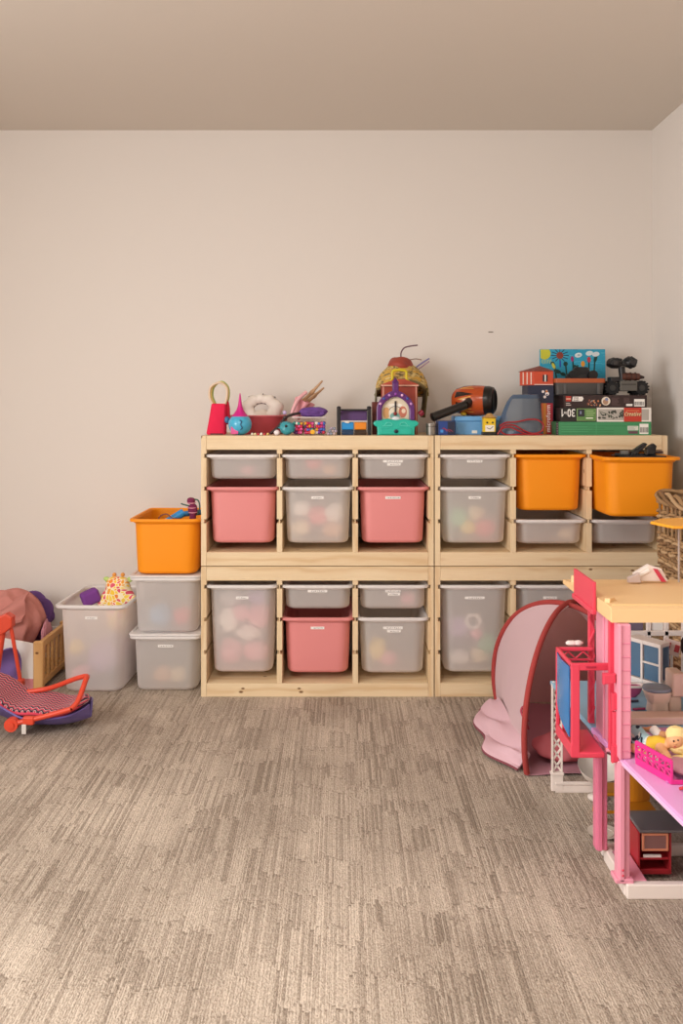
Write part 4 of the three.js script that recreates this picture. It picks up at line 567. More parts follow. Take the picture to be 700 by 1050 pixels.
gameBox('building_set', 'dark brown building-set box with barcode, top of the stack', 577.5, 663, TOP + H1 + H2, H3, '#2e1c1c', 1024, (c, w, h) => {
  c.fillStyle = '#301d1d'; c.fillRect(0, 0, w, h); c.fillStyle = '#b53226'; c.fillRect(26, 12, 66, 66); c.fillStyle = '#f6e7c8'; c.font = 'bold 24px sans-serif'; c.fillText('LEGO', 29, 54, 60); c.fillStyle = '#efeae4'; c.beginPath(); c.moveTo(112, 18); c.lineTo(232, 18); c.lineTo(246, 46); c.lineTo(226, 76); c.lineTo(104, 76); c.fill(); c.fillStyle = '#2a1a1a'; c.font = 'bold 26px sans-serif'; c.fillText('STAR', 122, 44, 104); c.fillText('WARS', 118, 71, 104); c.fillStyle = '#d8cfc8'; c.fillRect(28, 96, 50, 8); c.fillRect(28, 118, 62, 10);
  for (let k = 0; k < 22; k++) { c.fillStyle = ['#8a4a3a', '#c8784a', '#9a8a84', '#5a3432', '#d8a880'][k % 5]; c.beginPath(); c.ellipse(280 + 170 * hash(k, 1, 5), 50 + 80 * hash(k, 2, 5), 6 + 14 * hash(k, 3, 5), 4 + 8 * hash(k, 4, 5), hash(k, 5, 5) * 3, 0, 7); c.fill(); }
  c.fillStyle = '#e8dccb'; c.beginPath(); c.arc(520, 74, 54, 0, 7); c.fill(); c.fillStyle = '#b08a70'; c.beginPath(); c.arc(516, 84, 34, 0, 7); c.fill(); c.fillStyle = '#7c86a8'; c.beginPath(); c.arc(530, 52, 20, 0, 7); c.fill(); lines(c, '#6a5050', 592, 34, 110, 7, 14, 5); lines(c, '#6a5050', 740, 34, 90, 5, 14, 5); c.fillStyle = '#efeae4'; c.fillRect(770, 108, 78, 28); bars(c, 868, 48, 130, 92);
});
{ // grey crate with orange edge, on the boxes; a black toy car in it; the painting stands behind
  const Z = 3.72, x0 = X(569, Z), x1 = X(621, Z), cx = (x0 + x1) / 2, w = x1 - x0, h = Y(388, Z) - boxTop, d = .16, cz = -Z - d / 2, t = thing('toy_crate', 'dark grey plastic crate with orange-brown rim on the game boxes', 'crate', [cx, boxTop, cz]), gm = plastic('#4a4644', .5);
  obj('body', loft([[boxTop, .002, .002, .001], [boxTop, w - .02, d - .02, .012], [boxTop + .004, w - .014, d - .014, .014], [boxTop + h - .012, w - .006, d - .006, .014], [boxTop + h - .012, w - .012, d - .012, .012], [boxTop + .008, w - .022, d - .022, .012], [boxTop + .006, .002, .002, .001]].map(r => [...r, cx, cz]), 5), gm, t);
  obj('rim', loft([[boxTop + h - .018, w - .003, d - .003, .015], [boxTop + h - .018, w + .002, d + .002, .015], [boxTop + h, w + .002, d + .002, .015], [boxTop + h, w - .012, d - .012, .012], [boxTop + h - .018, w - .012, d - .012, .012], [boxTop + h - .018, w - .003, d - .003, .015]].map(r => [...r, cx, cz]), 5), plastic('#b0562a', .5), t);
  for (const s of [-.3, .36]) obj('rib', box(.012, h - .024, .006, cx + s * w, boxTop + (h - .024) / 2 + .004, -Z - .004, .002), plastic('#5c5856', .5), t);
  const c = thing('toy_car', 'black toy car lying in the grey crate before the painting', 'toy car', [X(598, 3.78), boxTop + .01, -3.79]), y = boxTop + h;
  obj('body', loft([[y - .05, .13, .05, .012], [y + .012, .13, .055, .02], [y + .02, .12, .052, .02], [y + .028, .08, .045, .016], [y + .047, .062, .036, .014], [y + .05, .05, .03, .01], [y + .05, .002, .002, .001]].map(r => [...r, X(596, 3.78), -3.79]), 5), plastic('#15181c', .35), c);
  for (const s of [-1, 1]) { obj('wheel', cyl(.019, .019, .014, 0, 0, 0, 24).rotateX(Math.PI / 2).translate(X(596, 3.78) + s * .042, y + .016, -3.755), plastic('#0e0e10', .6), c); }
  const Zp = 3.9, pw = S(67, Zp), ph = Y(358, Zp) - boxTop, px = X(587.5, Zp), p = thing('painting', 'child\'s bright blue canvas painting of sun and flowers', 'painting', [px, boxTop, -Zp - .02]);
  const tilt = -.06, cg = box(pw, ph, .016, 0, ph / 2, 0, .002).rotateX(tilt).translate(px, boxTop + .0005, -Zp - .005);
  obj('canvas', cg, std('#2aa6c8', .8), p);
  obj('painted_front', new THREE.PlaneGeometry(pw - .003, ph - .003).translate(0, ph / 2, .0086).rotateX(tilt).translate(px, boxTop + .0005, -Zp - .005), std('#ffffff', .7, { map: ctex(700, Math.round(700 * ph / pw), (c, w, h) => {
    const v = h * .52; c.fillStyle = '#2c9ec0'; c.fillRect(0, 0, w, h); c.fillStyle = '#58bcd4'; for (let k = 0; k < 60; k++) c.fillRect(w * hash(k, 1, 6), v * hash(k, 2, 6) * 2, 40 + 60 * hash(k, 3, 6), 4); c.fillStyle = '#2a90b4'; for (let k = 0; k < 50; k++) c.fillRect(w * hash(k, 4, 6), v * hash(k, 5, 6) * 2, 50, 5);
    c.fillStyle = '#c8c83c'; c.beginPath(); c.arc(44, 44, 66, 0, 7); c.fill(); c.strokeStyle = '#c9cf5a'; c.lineWidth = 6; for (let k = 0; k < 7; k++) { c.beginPath(); c.moveTo(14 + k * 16, 110); c.lineTo(10 + k * 18, 150 + 16 * hash(k, 1, 1)); c.stroke(); }
    c.strokeStyle = '#16344e'; c.lineWidth = 9; for (let k = 0; k < 12; k++) { const a = k / 12 * 6.28; c.beginPath(); c.moveTo(210 + 34 * Math.cos(a), 66 + 34 * Math.sin(a)); c.lineTo(210 + 98 * Math.cos(a), 66 + 74 * Math.sin(a)); c.stroke(); } c.fillStyle = '#8a3a2c'; c.beginPath(); c.arc(210, 66, 38, 0, 7); c.fill(); c.fillStyle = '#2a3aa8'; c.fillRect(204, 124, 16, 70);
    c.strokeStyle = '#143c34'; c.lineWidth = 16; for (const [x, y, q] of [[150, 160, 190], [270, 150, 300], [350, 120, 350], [524, 120, 520], [590, 80, 560], [400, 170, 410]]) { c.beginPath(); c.moveTo(x, y); c.lineTo(q, h); c.stroke(); } c.fillStyle = '#123a34'; for (const [x, y, a, b] of [[130, 152, 22, 20], [180, 240, 40, 22], [270, 158, 24, 26], [368, 190, 26, 22], [240, 270, 30, 20], [596, 100, 18, 44]]) { c.beginPath(); c.ellipse(x, y, a, b, .3, 0, 7); c.fill(); } c.fillStyle = '#d0c84a'; c.beginPath(); c.ellipse(140, 180, 16, 36, -.4, 0, 7); c.fill();
    c.fillStyle = '#a02c6a'; c.beginPath(); c.ellipse(344, 104, 17, 30, 0, 0, 7); c.fill(); c.fillStyle = '#c23844'; c.beginPath(); c.ellipse(524, 112, 20, 32, 0, 0, 7); c.fill(); c.fillStyle = '#e0962c'; c.beginPath(); c.ellipse(458, 158, 22, 32, 0, 0, 7); c.fill();
    c.fillStyle = '#d8e2e6'; for (const [x, y] of [[410, 62], [530, 42], [600, 52]]) { c.beginPath(); c.ellipse(x, y, 40, 26, -.2, 0, 7); c.fill(); } c.fillStyle = '#9fb4c0'; c.beginPath(); c.ellipse(414, 62, 16, 10, 0, 0, 7); c.fill();
  }) }), p);
}
{ // black robot vehicle on the stack
  const Z = 3.74, k = n => S(n, Z), P = (a, b) => [X(a, Z), Y(b, Z), -Z], blk = plastic('#17171a', .4), y0 = boxTop, t = thing('toy_robot', 'black and brown wheeled toy robot with a wide head on the game boxes', 'robot', [X(642, Z), y0, -Z - .03]);
  const wheel = (px, r, z) => { const g = []; const x = X(px, Z); g.push(cyl(r * .86, r * .86, .026, 0, 0, 0, 28).rotateX(Math.PI / 2)); for (let q = 0; q < 14; q++) { const a = q / 14 * Math.PI * 2; g.push(box(.007, .008, .027, 0, r * .9, 0, .001).rotateZ(a)); } const m = obj('wheel', g.map(q => q.translate(x, y0 + r, z)), plastic('#131315', .7), t); obj('hub', cyl(r * .4, r * .4, .03, 0, 0, 0, 18).rotateX(Math.PI / 2).translate(x, y0 + r, z), plastic('#3a3836', .5), m); };
  wheel(627, k(7.4), -Z); wheel(657, k(7.4), -Z); wheel(627, k(7.4), -Z - .09); wheel(657, k(7.4), -Z - .09);
  obj('chassis', box(k(33), k(7), .06, X(642, Z), y0 + k(8), -Z - .045, .003), blk, t);
  obj('grey_box', box(k(17.5), k(10.5), .05, X(643, Z), y0 + k(9.5), -Z - .005, .003), plastic('#625e58', .5), t); obj('panel_line', box(k(15), k(1.2), .002, X(643, Z), y0 + k(11), -Z + .0205, .0005), plastic('#3e3a36', .5), t);
  obj('engine', rod(P(637, 386), P(655, 386.5), k(4.2), k(3.6), 20), plastic('#5a3226', .5), t); for (let q = 0; q < 3; q++) obj('engine_ring', new THREE.TorusGeometry(k(4.2), .0018, 8, 24).rotateY(Math.PI / 2).translate(X(641 + q * 5, Z), Y(386.2, Z), -Z), plastic('#3a1e18', .5), t);
  obj('nozzle', rod(P(655, 386.5), P(660, 387), k(2.6), k(1.2), 14), plastic('#2a1a18', .5), t);
  obj('neck', [rod(P(638, 390), P(637, 376), k(3), k(3.6), 12), box(k(13), k(5), .05, X(632, Z), Y(389, Z), -Z - .02, .003)], blk, t);
  const hd = obj('head', [lump(k(8), k(5.4), .032, .18, 3, 8, 28).translate(X(629.5, Z), Y(372, Z), -Z), lump(k(7), k(5.8), .032, .18, 3, 18, 28).translate(X(646, Z), Y(371.5, Z), -Z), box(k(14), k(5), .04, X(638, Z), Y(373, Z), -Z, .004)], blk, t);
  for (const q of [628, 646]) obj('lens', cyl(k(2.8), k(2.8), .01, 0, 0, 0, 18).rotateX(Math.PI / 2).translate(X(q, Z), Y(372, Z), -Z + .032), plastic('#2c2a2c', .15), hd);
}
{ // black toys lying on the pulled-out orange bin
  const Z = 3.45, y = .9775, t = thing('toy_gun', 'black plastic toy clips lying across the pulled-out orange bin', 'toy', [X(652, Z), y, -Z]), blk = plastic('#141214', .35), P = (a, b, z = Z) => [X(a, z), Math.max(Y(b, z), y + .006), -z];
  obj('barrel', rod(P(630, 466.5), P(672, 468), .0085, .007), blk, t);
  obj('grip', ext([[646, 463], [660, 454], [662.5, 455], [660, 459], [651, 466], [646, 467]].map(q => P(...q).slice(0, 2)), .03, .003).translate(0, 0, -Z), blk, t);
  obj('grip', ext([[660, 466], [661, 459], [668, 454.5], [671, 457], [669, 466]].map(q => P(...q).slice(0, 2)), .03, .003).translate(0, 0, -Z + .01), blk, t);
  obj('flat_part', box(S(47, Z), .006, .12, X(656, Z), y + .003, -Z - .02, .002), blk, t); obj('strap', bar(P(662, 464), P(679, 463.5), .02, .008), plastic('#3a1c18', .5), t); obj('grey_clip', box(.03, .014, .02, ...P(640, 464), .003), plastic('#6a6864', .5), t);
}

// ---------------------------------------------------------------- wicker hamper by the right wall
{
  const cx = 1.278, cz = -3.06, W = .25, D = .46, H = .865, R = .06, t = thing('wicker_hamper', 'tall brown wicker hamper between shelf and right wall', 'hamper', [cx, 0, cz]);
  const cane = [std('#a8845c', .7), std('#8c6a48', .7), std('#c2a078', .7)], per = ring(W, D, R, 8), len = []; let L = 0; for (let i = 0; i < per.length; i++) { const a = per[i], b = per[(i + 1) % per.length]; len.push(L); L += Math.hypot(b[0] - a[0], b[1] - a[1]); }
  const at = (s, out, y) => { s = ((s % L) + L) % L; let i = len.length - 1; while (len[i] > s) i--; const a = per[i], b = per[(i + 1) % per.length], d = Math.hypot(b[0] - a[0], b[1] - a[1]) || 1e-6, q = (s - len[i]) / d, nx = (b[1] - a[1]) / d, nz = -(b[0] - a[0]) / d, k = .9 + .1 * y / H; return [cx + (mix(a[0], b[0], q) + nx * out) * k, y, cz + (mix(a[1], b[1], q) + nz * out) * k]; };
  const NS = 34, step = L / NS;
  for (let k = 0; k < NS; k++) obj('stake', rod(at(k * step, 0, .005), at(k * step, 0, H - .01), .0048, .0048, 7), cane[k % 2], t);
  const rows = 58, weave = [[], [], []];
  for (let r = 0; r < rows; r++) { const y = .012 + r * (H - .07) / rows, p = []; if (r > 51 && r < 56) continue; for (let k = 0; k < NS * 2; k++) p.push(at(k * step / 2, k % 2 ? 0 : ((k / 2 + r) % 2 ? .0085 : -.0085), y + .004 * Math.sin(k * 1.7 + r * 2.3))); weave[r % 3].push(new THREE.TubeGeometry(new THREE.CatmullRomCurve3(p.map(q => V(...q)), true), NS * 5, .0058 + .0012 * hash(r, 1, 4), 5, true)); }
  weave.forEach((g, k) => { const o = obj('weave', g, cane[k], t); o.userData.kind = 'stuff'; });
  const rim = []; for (let s = 0; s < 4; s++) { const p = []; for (let k = 0; k < NS * 2; k++) { const a = k * Math.PI * 2 * 4 / (NS * 2) + s * Math.PI / 2; p.push(at(k * step / 2, .009 * Math.cos(a), H - .02 + .018 * Math.sin(a))); } rim.push(new THREE.TubeGeometry(new THREE.CatmullRomCurve3(p.map(q => V(...q)), true), NS * 8, .0075, 6, true)); }
  rim.forEach((g, k) => obj('braided_rim', g, cane[k % 3], t));
}
// ---------------------------------------------------------------- pop-up play tent: two crossed hoops, open to the front
{
  const B = [.612, 0, -3.5], A = [.588, 0, -2.83], C = [1.0, 0, -2.86], E = [1.0, 0, -3.5], H = .462, t = thing('play_tent', 'pink pop-up doll tent with dark red hoops beside the dollhouse', 'play tent', [.8, 0, -3.18]);
  const Q = .34, hoop = (p, q, s) => { const a = -Q + (Math.PI + 2 * Q) * s, k = (1 - Math.cos(a) / Math.cos(Q)) / 2; return [mix(p[0], q[0], k), H * (Math.sin(a) + Math.sin(Q)) / (1 + Math.sin(Q)) + .006, mix(p[2], q[2], k)]; };
  const curve = (p, q) => { const l = []; for (let k = 0; k <= 30; k++) l.push(hoop(p, q, k / 30)); return l; };
  const hm = fabric('#a83f3c');
  obj('hoop', tube(curve(B, C), .0095, 90), hm, t); obj('hoop', tube(curve(A, E).map(q => [q[0], q[1] + .004, q[2]]), .0095, 90), hm, t);
  const mesh = phys('#dcaeb2', .9, { transmission: .5, thickness: 0, side: THREE.DoubleSide });
  const wall = (p, pq, q, qq, sag, seed_) => surf((u, v) => { const s = .004 + .496 * Math.pow(v, 1.0), a = hoop(p, pq, s), b = hoop(q, qq, s), w = Math.sin(Math.PI * u) * Math.sin(Math.PI * clamp(v * .94)), f = .012 * (fbm(u * 5, v * 4, seed_, 3) - .5) + .006 * Math.sin(u * 9 + v * 6); return [mix(a[0], b[0], u) + sag[0] * w + f, mix(a[1], b[1], u) - .02 * w, mix(a[2], b[2], u) + sag[2] * w + f]; }, 40, 40);
  const leftMat = phys('#e6c6cc', .9, { transmission: .3, thickness: 0, side: THREE.DoubleSide });
  obj('side_panel', wall(B, C, A, E, [.05, 0, 0], 4), leftMat, t); obj('back_panel', wall(B, C, E, A, [0, 0, .03], 9), mesh, t); obj('side_panel', wall(C, B, E, A, [-.03, 0, 0], 14), mesh, t);
  obj('tent_floor', surf((u, v) => [mix(A[0], C[0], u), .006 + .004 * Math.sin(u * 8 + v * 5), mix(B[2], A[2], v)], 20, 20, .003), fabric('#b98490'), t);
  // loose cloth spread on the carpet outside the left wall
  obj('ground_flap', surf((u, v) => { const z = mix(-3.42, -2.85, u), o = .115 * Math.pow(Math.sin(Math.PI * (.15 + .74 * u)), .7) * (1 + .14 * Math.sin(u * 11)), e = 1 - v; return [.603 - o * v + .01 * Math.sin(u * 14) * v, .012 + .045 * Math.pow(e, 2) + .026 * Math.abs(Math.sin(u * 7 + v * 3)) * (1 - Math.abs(2 * v - 1) * .7) + (v > .97 ? -.006 : 0), z + .015 * Math.sin(v * 6)]; }, 70, 30, .004), fabric('#dcb6c0'), t);
  obj('hem_piping', tube(Array.from({ length: 24 }, (_, k) => { const u = k / 23, o = .115 * Math.pow(Math.sin(Math.PI * (.15 + .74 * u)), .7) * (1 + .14 * Math.sin(u * 11)); return [.600 - o + .01 * Math.sin(u * 14), .012, mix(-3.42, -2.85, u)]; }), .004, 60, false, 6), fabric('#8c4a54'), t);
  obj('printed_swirl', [tube([[.622, .125, -2.97], [.612, .15, -2.985], [.62, .165, -3.0], [.628, .15, -3.01], [.618, .13, -3.0]], .0035, 24, false, 6), tube([[.615, .12, -3.02], [.61, .14, -3.03], [.618, .15, -3.04], [.62, .135, -3.05]], .0035, 20, false, 6), tube([[.615, .11, -3.04], [.617, .12, -2.99], [.62, .105, -2.955]], .003, 20, false, 6)], fabric('#b4485c'), t);
  obj('rosy_cushion', lump(.1, .035, .08, .1, 1.8, 5, 40, .12).translate(.74, .05, -2.95), fabric('#c96a72'), t);
}
// ---------------------------------------------------------------- the dollhouse
const coral = plastic('#e2445c', .38), rosePl = plastic('#e07a98', .38), lightPink = plastic('#ee9db2', .38), lilacPl = plastic('#e3a6dc', .36), whitePl = plastic('#efe2da', .4), peach = plastic('#f3ca94', .5), skyPl = plastic('#86b4d0', .35);
{
  const t = thing('dollhouse', 'large pink dollhouse with peach roof and coral lift', 'dollhouse', [.95, 0, -2.4]);
  const fx = .664, FZ = -2.14, SL = .334;                 // left edge, front edge, height of the upper floor
  // white base
  obj('base_frame', [box(.62, .036, .02, .99, .018, FZ + .006, .004), box(.02, .036, .17, .688, .018, FZ - .085, .004), box(.62, .03, .016, .99, .015, -2.335, .004), bar([.86, .012, FZ - .01], [.93, .012, -2.33], .012, .02)], whitePl, t);
  obj('base_floor', box(.045, .008, .14, .712, .032, FZ - .075, .002), lightPink, t);
  obj('rear_base', [box(.6, .024, .014, .95, .012, -2.715, .003), box(.6, .01, .006, .95, .03, -2.708, .002)], whitePl, t);
  // posts of the lower floor
  const post = (x, z, m) => { const o = obj('post', [box(.03, SL - .045, .03, x, .036 + (SL - .045) / 2, z, .004), box(.012, SL - .05, .006, x - .006, .036 + (SL - .045) / 2, z + .019, .002)], m, t); return o; };
  const p1 = post(fx + .013, FZ - .012, lightPink), p2 = post(fx + .003, -2.3, rosePl);
  for (const y of [.055, .068]) obj('screw', ball(.003, fx + .008, y, FZ + .012, 1, 1, .5, 8), coral, p1); obj('post_foot', box(.044, .012, .044, fx + .013, .04, FZ - .012, .003), lightPink, p1);
  // white lattice leg at the back corner
  { const x = .656, z = -2.715, leg = obj('lattice_leg', [box(.005, .3, .012, x - .014, .18, z, .001), box(.005, .3, .012, x + .014, .18, z, .001), box(.036, .05, .016, x, .03, z, .003), box(.04, .008, .02, x, .058, z, .002)], whitePl, t); for (let k = 0; k < 8; k++) for (const s of [-1, 1]) obj('lattice_bar', bar([x - s * .012, .065 + k * .034, z], [x + s * .012, .065 + (k + 1) * .034, z], .004, .006, .001), whitePl, leg); }
  // upper floor: lilac deck in front, blue tiles behind
  const deck = (pts, y, th, m, name) => obj(name, ext(pts.map(q => [q[0], -q[1]]), th, .003).rotateX(-Math.PI / 2).translate(0, y - th / 2, 0), m, t);
  deck([[.655, -2.34], [.664, -2.2], [.70, -1.80], [1.35, -1.80], [1.35, -2.34]], SL, .016, lilacPl, 'lilac_deck');
  deck([[.640, -2.735], [.655, -2.343], [1.35, -2.343], [1.35, -2.8], [.8, -2.8], [.8, -2.735]], SL, .014, skyPl, 'blue_floor');
  obj('deck_edge', bar([.667, SL - .012, -2.19], [.702, SL - .012, -1.8], .006, .01), plastic('#f0c2ea', .36), t); obj('deck_clip', rod([.65, SL - .002, -2.19], [.68, SL - .002, -2.188], .005), lightPink, t);
  obj('step', box(.62, .022, .05, 1.0, SL + .011, -2.375, .004), plastic('#f2d8c8', .4), t);
  // left wall with pilasters
  const wy = (SL + .656) / 2, wh = .656 - SL;
  obj('wall_panel', [box(.008, wh, .19, fx + .006, wy, FZ - .1, .002)], lightPink, t);
  obj('front_pilaster', [box(.03, wh, .028, fx + .012, wy, FZ, .004), box(.006, wh, .006, fx, wy, FZ + .016, .002)], lightPink, t);
  for (let k = 0; k < 9; k++) obj('tile_ridge', box(.024, .003, .003, fx + .014, SL + .02 + k * .032, FZ + .0145, .001), plastic('#e68aa4', .38), t);
  obj('coral_pilaster', box(.014, wh, .014, fx - .003, wy, FZ - .045, .003), coral, t); obj('coral_pilaster', box(.016, wh, .016, fx, wy, -2.372, .003), coral, t);
  for (let k = 0; k < 9; k++) obj('zigzag', bar([fx - .008 + (k % 2) * .014, SL + .01 + k * .034, -2.362], [fx + .006 - (k % 2) * .014, SL + .01 + (k + 1) * .034, -2.362], .005, .005, .001), coral, t);
  for (const q of [-.065, -.12]) obj('rib', box(.005, wh, .008, fx, wy, FZ + q, .002), lightPink, t);
  // lift cage
  const ex = .566, ez0 = -2.2, ez1 = -2.36, et = .54, lift = obj('lift_floor', [box(fx - ex - .014, .014, ez0 - ez1, (ex + fx) / 2 - .006, SL - .02, (ez0 + ez1) / 2, .004), box(.006, .03, ez0 - ez1, ex + .003, SL - .009, (ez0 + ez1) / 2, .002)], coral, t);
  obj('lift_post', box(.021, et - SL + .02, .012, ex + .012, (et + SL - .02) / 2, ez0 - .006, .003), coral, lift); obj('lift_post', box(.01, et - SL, .01, ex + .005, (et + SL) / 2, ez1 + .006, .003), coral, lift); obj('lift_post', box(.006, et - SL - .09, .006, ex + .014, SL + .045, ez1 + .03, .002), coral, lift); 
  obj('lift_rail', box(fx - ex, .018, .01, (ex + fx) / 2, et - .008, ez0 - .006, .003), coral, lift); obj('lift_rail', box(fx - ex, .01, .01, (ex + fx) / 2, et - .005, ez1 + .006, .003), coral, lift); obj('lift_rail', box(.008, .01, ez0 - ez1, ex + .004, et - .005, (ez0 + ez1) / 2, .003), coral, lift); 
  for (let k = 0; k < 4; k++) obj('truss_bar', bar([ex + .012 + k * .02, et - (k % 2 ? .012 : .03), ez1 + .006], [ex + .032 + k * .02, et - (k % 2 ? .03 : .012), ez1 + .006], .004, .004, .001), coral, lift); obj('truss_bar', box(fx - ex, .006, .006, (ex + fx) / 2, et - .033, ez1 + .006, .002), coral, lift);
  obj('slot', box(.026, .005, .003, ex + .05, et - .008, ez0 - .0005, .001), plastic('#b02c44', .4), lift);
  obj('blue_panel', surf((u, v) => [ex + .004 - .006 * Math.sin(u * 3), et - .012 - (.13 + .045 * u) * v, mix(ez1 + .012, ez0 - .02, u)], 10, 10, .003), phys('#3f9ade', .2, { transmission: .4, thickness: 0 }), lift);
  for (const [y, h, w] of [[et - .02, .026, .03], [et - .075, .042, .016], [et - .2, .044, .016]]) obj('clip', ext([[-w / 2, -h / 2], [w / 2, -h / 2 + .004], [w / 2, h / 2], [-w / 2, h / 2]], .016, .003).translate(fx - (w > .02 ? .02 : .006), y, FZ - .008), coral, lift);
  obj('lift_rod', rod([fx - .006, et - .1, FZ - .01], [fx - .006, et - .19, FZ - .01], .0055), coral, lift);
  // roof: wedge with a front fascia, two corner flaps and an upright coral panel
  const rx = .645, ry = .658;
  obj('roof', ext([[2.135, ry], [2.135, ry + .034], [2.15, ry + .037], [2.42, ry + .03], [2.6, ry + .012], [2.6, ry]].map(q => [q[0], q[1]]), .72, .002).rotateY(Math.PI / 2).translate(rx + .36, 0, 0), peach, t);
  for (const [z, y] of [[-2.2, .012], [-2.52, .02]]) obj('corner_flap', ext([[-.016, 0], [.03, .0], [.012, .012], [-.012, y]], .014, .001).rotateY(.9).translate(rx + .016, ry + (z > -2.3 ? .034 : .02), z), plastic('#eabf88', .5), t);
  obj('roof_ridge', box(.7, .004, .006, rx + .36, ry + .037, -2.16, .0015), plastic('#f6cc92', .42), t);
  obj('upright_panel', [ext([[2.25, .65], [2.44, .65], [2.44, .732], [2.25, .732]], .008, .002).rotateY(Math.PI / 2).translate(rx - .006, 0, 0), box(.012, .014, .2, rx - .008, .657, -2.345, .003)], coral, t);
  // rooms seen at the right: white cabinet wall with panes, blue windows
  const wz = -2.78, wb = (x0, x1, y0, y1, name = 'wall_bar', m = whitePl, d = .012, o = 0) => obj(name, box(x1 - x0, y1 - y0, d, (x0 + x1) / 2, (y0 + y1) / 2, wz + o, .002), m, t);
  for (const x of [.862, .95, 1.005, 1.06]) wb(x, x + .014, SL, .6); for (const y of [.46, .584]) wb(.876, 1.2, y, y + .016);
  wb(.88, .94, .476, .53, 'striped_panel', plastic('#6e6274', .4), .004); wb(.88, .94, .536, .552, 'striped_panel', plastic('#d8ccd4', .4), .005); wb(.88, .94, .558, .574, 'striped_panel', plastic('#8a7c94', .4), .005);
  wb(.966, 1.003, .476, .56, 'picture_panel', plastic('#f0ece6', .4), .004); wb(.966, 1.003, .56, .583, 'pane', phys('#8fb0cc', .2, { transmission: .3, thickness: 0 }), .003);
  obj('picture_motif', tube([[.97, .535, wz + .004], [.978, .538, wz + .004], [.984, .52, wz + .004], [.996, .51, wz + .004]], .003, 20, false, 6), plastic('#8a7a60', .5), t);
  obj('sticker_board', box(.05, .045, .004, 0, 0, 0, .001).rotateY(-.5).rotateZ(-.25).translate(1.0, .445, -2.7), plastic('#ecd2c8', .4), t); for (const o of [-.011, .012]) obj('red_sticker', box(.014, .022, .002, 0, 0, 0, .001).rotateY(-.5).rotateZ(-.25).translate(1.0 + o, .447 - o * .3, -2.696 + o * .5), plastic('#c8484e', .4), t);
  obj('sticker_post', rod([1.0, SL, -2.702], [1.0, .425, -2.702], .004), whitePl, t);
}
// things in and on the dollhouse
{ const SL = .334, x = .73, z = -2.56, t = thing('toy_wardrobe', 'white toy wardrobe with glazed doors inside the dollhouse', 'toy wardrobe', [.89, SL, -2.63]);   // long side turned obliquely
  const a = [.86, -2.68], b = [.925, -2.585], q = (u, o = 0) => [mix(a[0], b[0], u) - o * .825, mix(a[1], b[1], u) + o * .565], ang = Math.atan2(-(b[1] - a[1]), b[0] - a[0]), w = Math.hypot(b[0] - a[0], b[1] - a[1]);
  const pl = (u, y, ww, h, d, off = 0, m = whitePl, name = 'door_frame') => { const c = q(u, off); return obj(name, box(ww, h, d, 0, 0, 0, .002).rotateY(ang).translate(c[0], SL + y, c[1]), m, t); };
  pl(.5, .145, w, .012, .05, -.02, whitePl, 'top'); pl(.5, .03, w, .012, .05, -.02, whitePl, 'bottom'); for (const u of [0, .46, 1]) pl(u, .088, .008, .126, .012); pl(.73, .088, w * .5, .006, .01);
  pl(.5, .088, w, .11, .002, -.04, plastic('#8ea6bc', .4), 'back_panel');
  for (const u of [.23, .73]) pl(u, .088, w * .44, .1, .0015, 0, phys('#6f94b4', .15, { transmission: .4, thickness: 0 }), 'pane');
  pl(.2, .078, .022, .075, .012, -.012, plastic('#c84a94', .4), 'pink_dress'); pl(.2, .118, .011, .011, .01, -.01, plastic('#3a2430', .5), 'dress_print'); for (const s of [0, 1]) pl(.5, .0125, w, .025, .006, -.005 - .03 * s, whitePl, 'plinth');
}
{ const SL = .334, x = .838, z = -2.585, t = thing('toy_bathtub', 'magenta and white toy basin below the toy wardrobe', 'toy basin', [x, SL, z]); obj('bowl', loft([[SL, .002, .002, .001], [SL, .03, .02, .01], [SL + .012, .055, .03, .014], [SL + .03, .07, .036, .016], [SL + .03, .066, .032, .014], [SL + .014, .05, .026, .012], [SL + .012, .002, .002, .001]].map(r => [...r, x, z]), 5), plastic('#b04a74', .35), t); obj('rim', loft([[SL + .03, .076, .042, .018], [SL + .034, .078, .044, .019], [SL + .036, .076, .042, .018], [SL + .036, .066, .032, .014], [SL + .03, .066, .032, .014], [SL + .03, .076, .042, .018]].map(r => [...r, x, z]), 5), whitePl, t); }
{ const SL = .334, x = .868, z = -2.45, t = thing('toy_toilet', 'cream toy toilet with grey-blue lid inside the dollhouse', 'toy toilet', [x, SL, z]), cream = plastic('#f4dccb', .4);
  obj('bowl', loft([[SL, .002, .002, .001], [SL, .05, .05, .014], [SL + .004, .054, .054, .016], [SL + .03, .05, .05, .016], [SL + .036, .058, .056, .02], [SL + .058, .074, .066, .028], [SL + .062, .072, .064, .028], [SL + .062, .002, .002, .001]].map(r => [...r, x, z]), 7), cream, t);
  obj('lid', loft([[SL + .063, .002, .002, .001], [SL + .063, .072, .064, .03], [SL + .066, .076, .068, .032], [SL + .071, .074, .066, .032], [SL + .073, .06, .054, .026], [SL + .073, .002, .002, .001]].map(r => [...r, x - .002, z]), 8), plastic('#8d9bae', .35), t);
  obj('tank', box(.034, .065, .062, x + .05, SL + .082, z - .006, .006), cream, t); obj('tank_base', box(.034, .05, .04, x + .045, SL + .025, z - .006, .006), cream, t); }
{ const t = thing('toy_bucket', 'small deep blue toy bin beside the dollhouse wall', 'toy bin', [.785, .334, -2.47]); obj('body', mv(lathe([[.001, .001], [.009, .001], [.013, .052], [.012, .052], [.0085, .003], [.001, .003]], 24), .785, .334, -2.47), plastic('#1f6f9e', .3), t); obj('rim', new THREE.TorusGeometry(.013, .0016, 8, 24).rotateX(Math.PI / 2).translate(.785, .386, -2.47), plastic('#2f8abc', .3), t); }
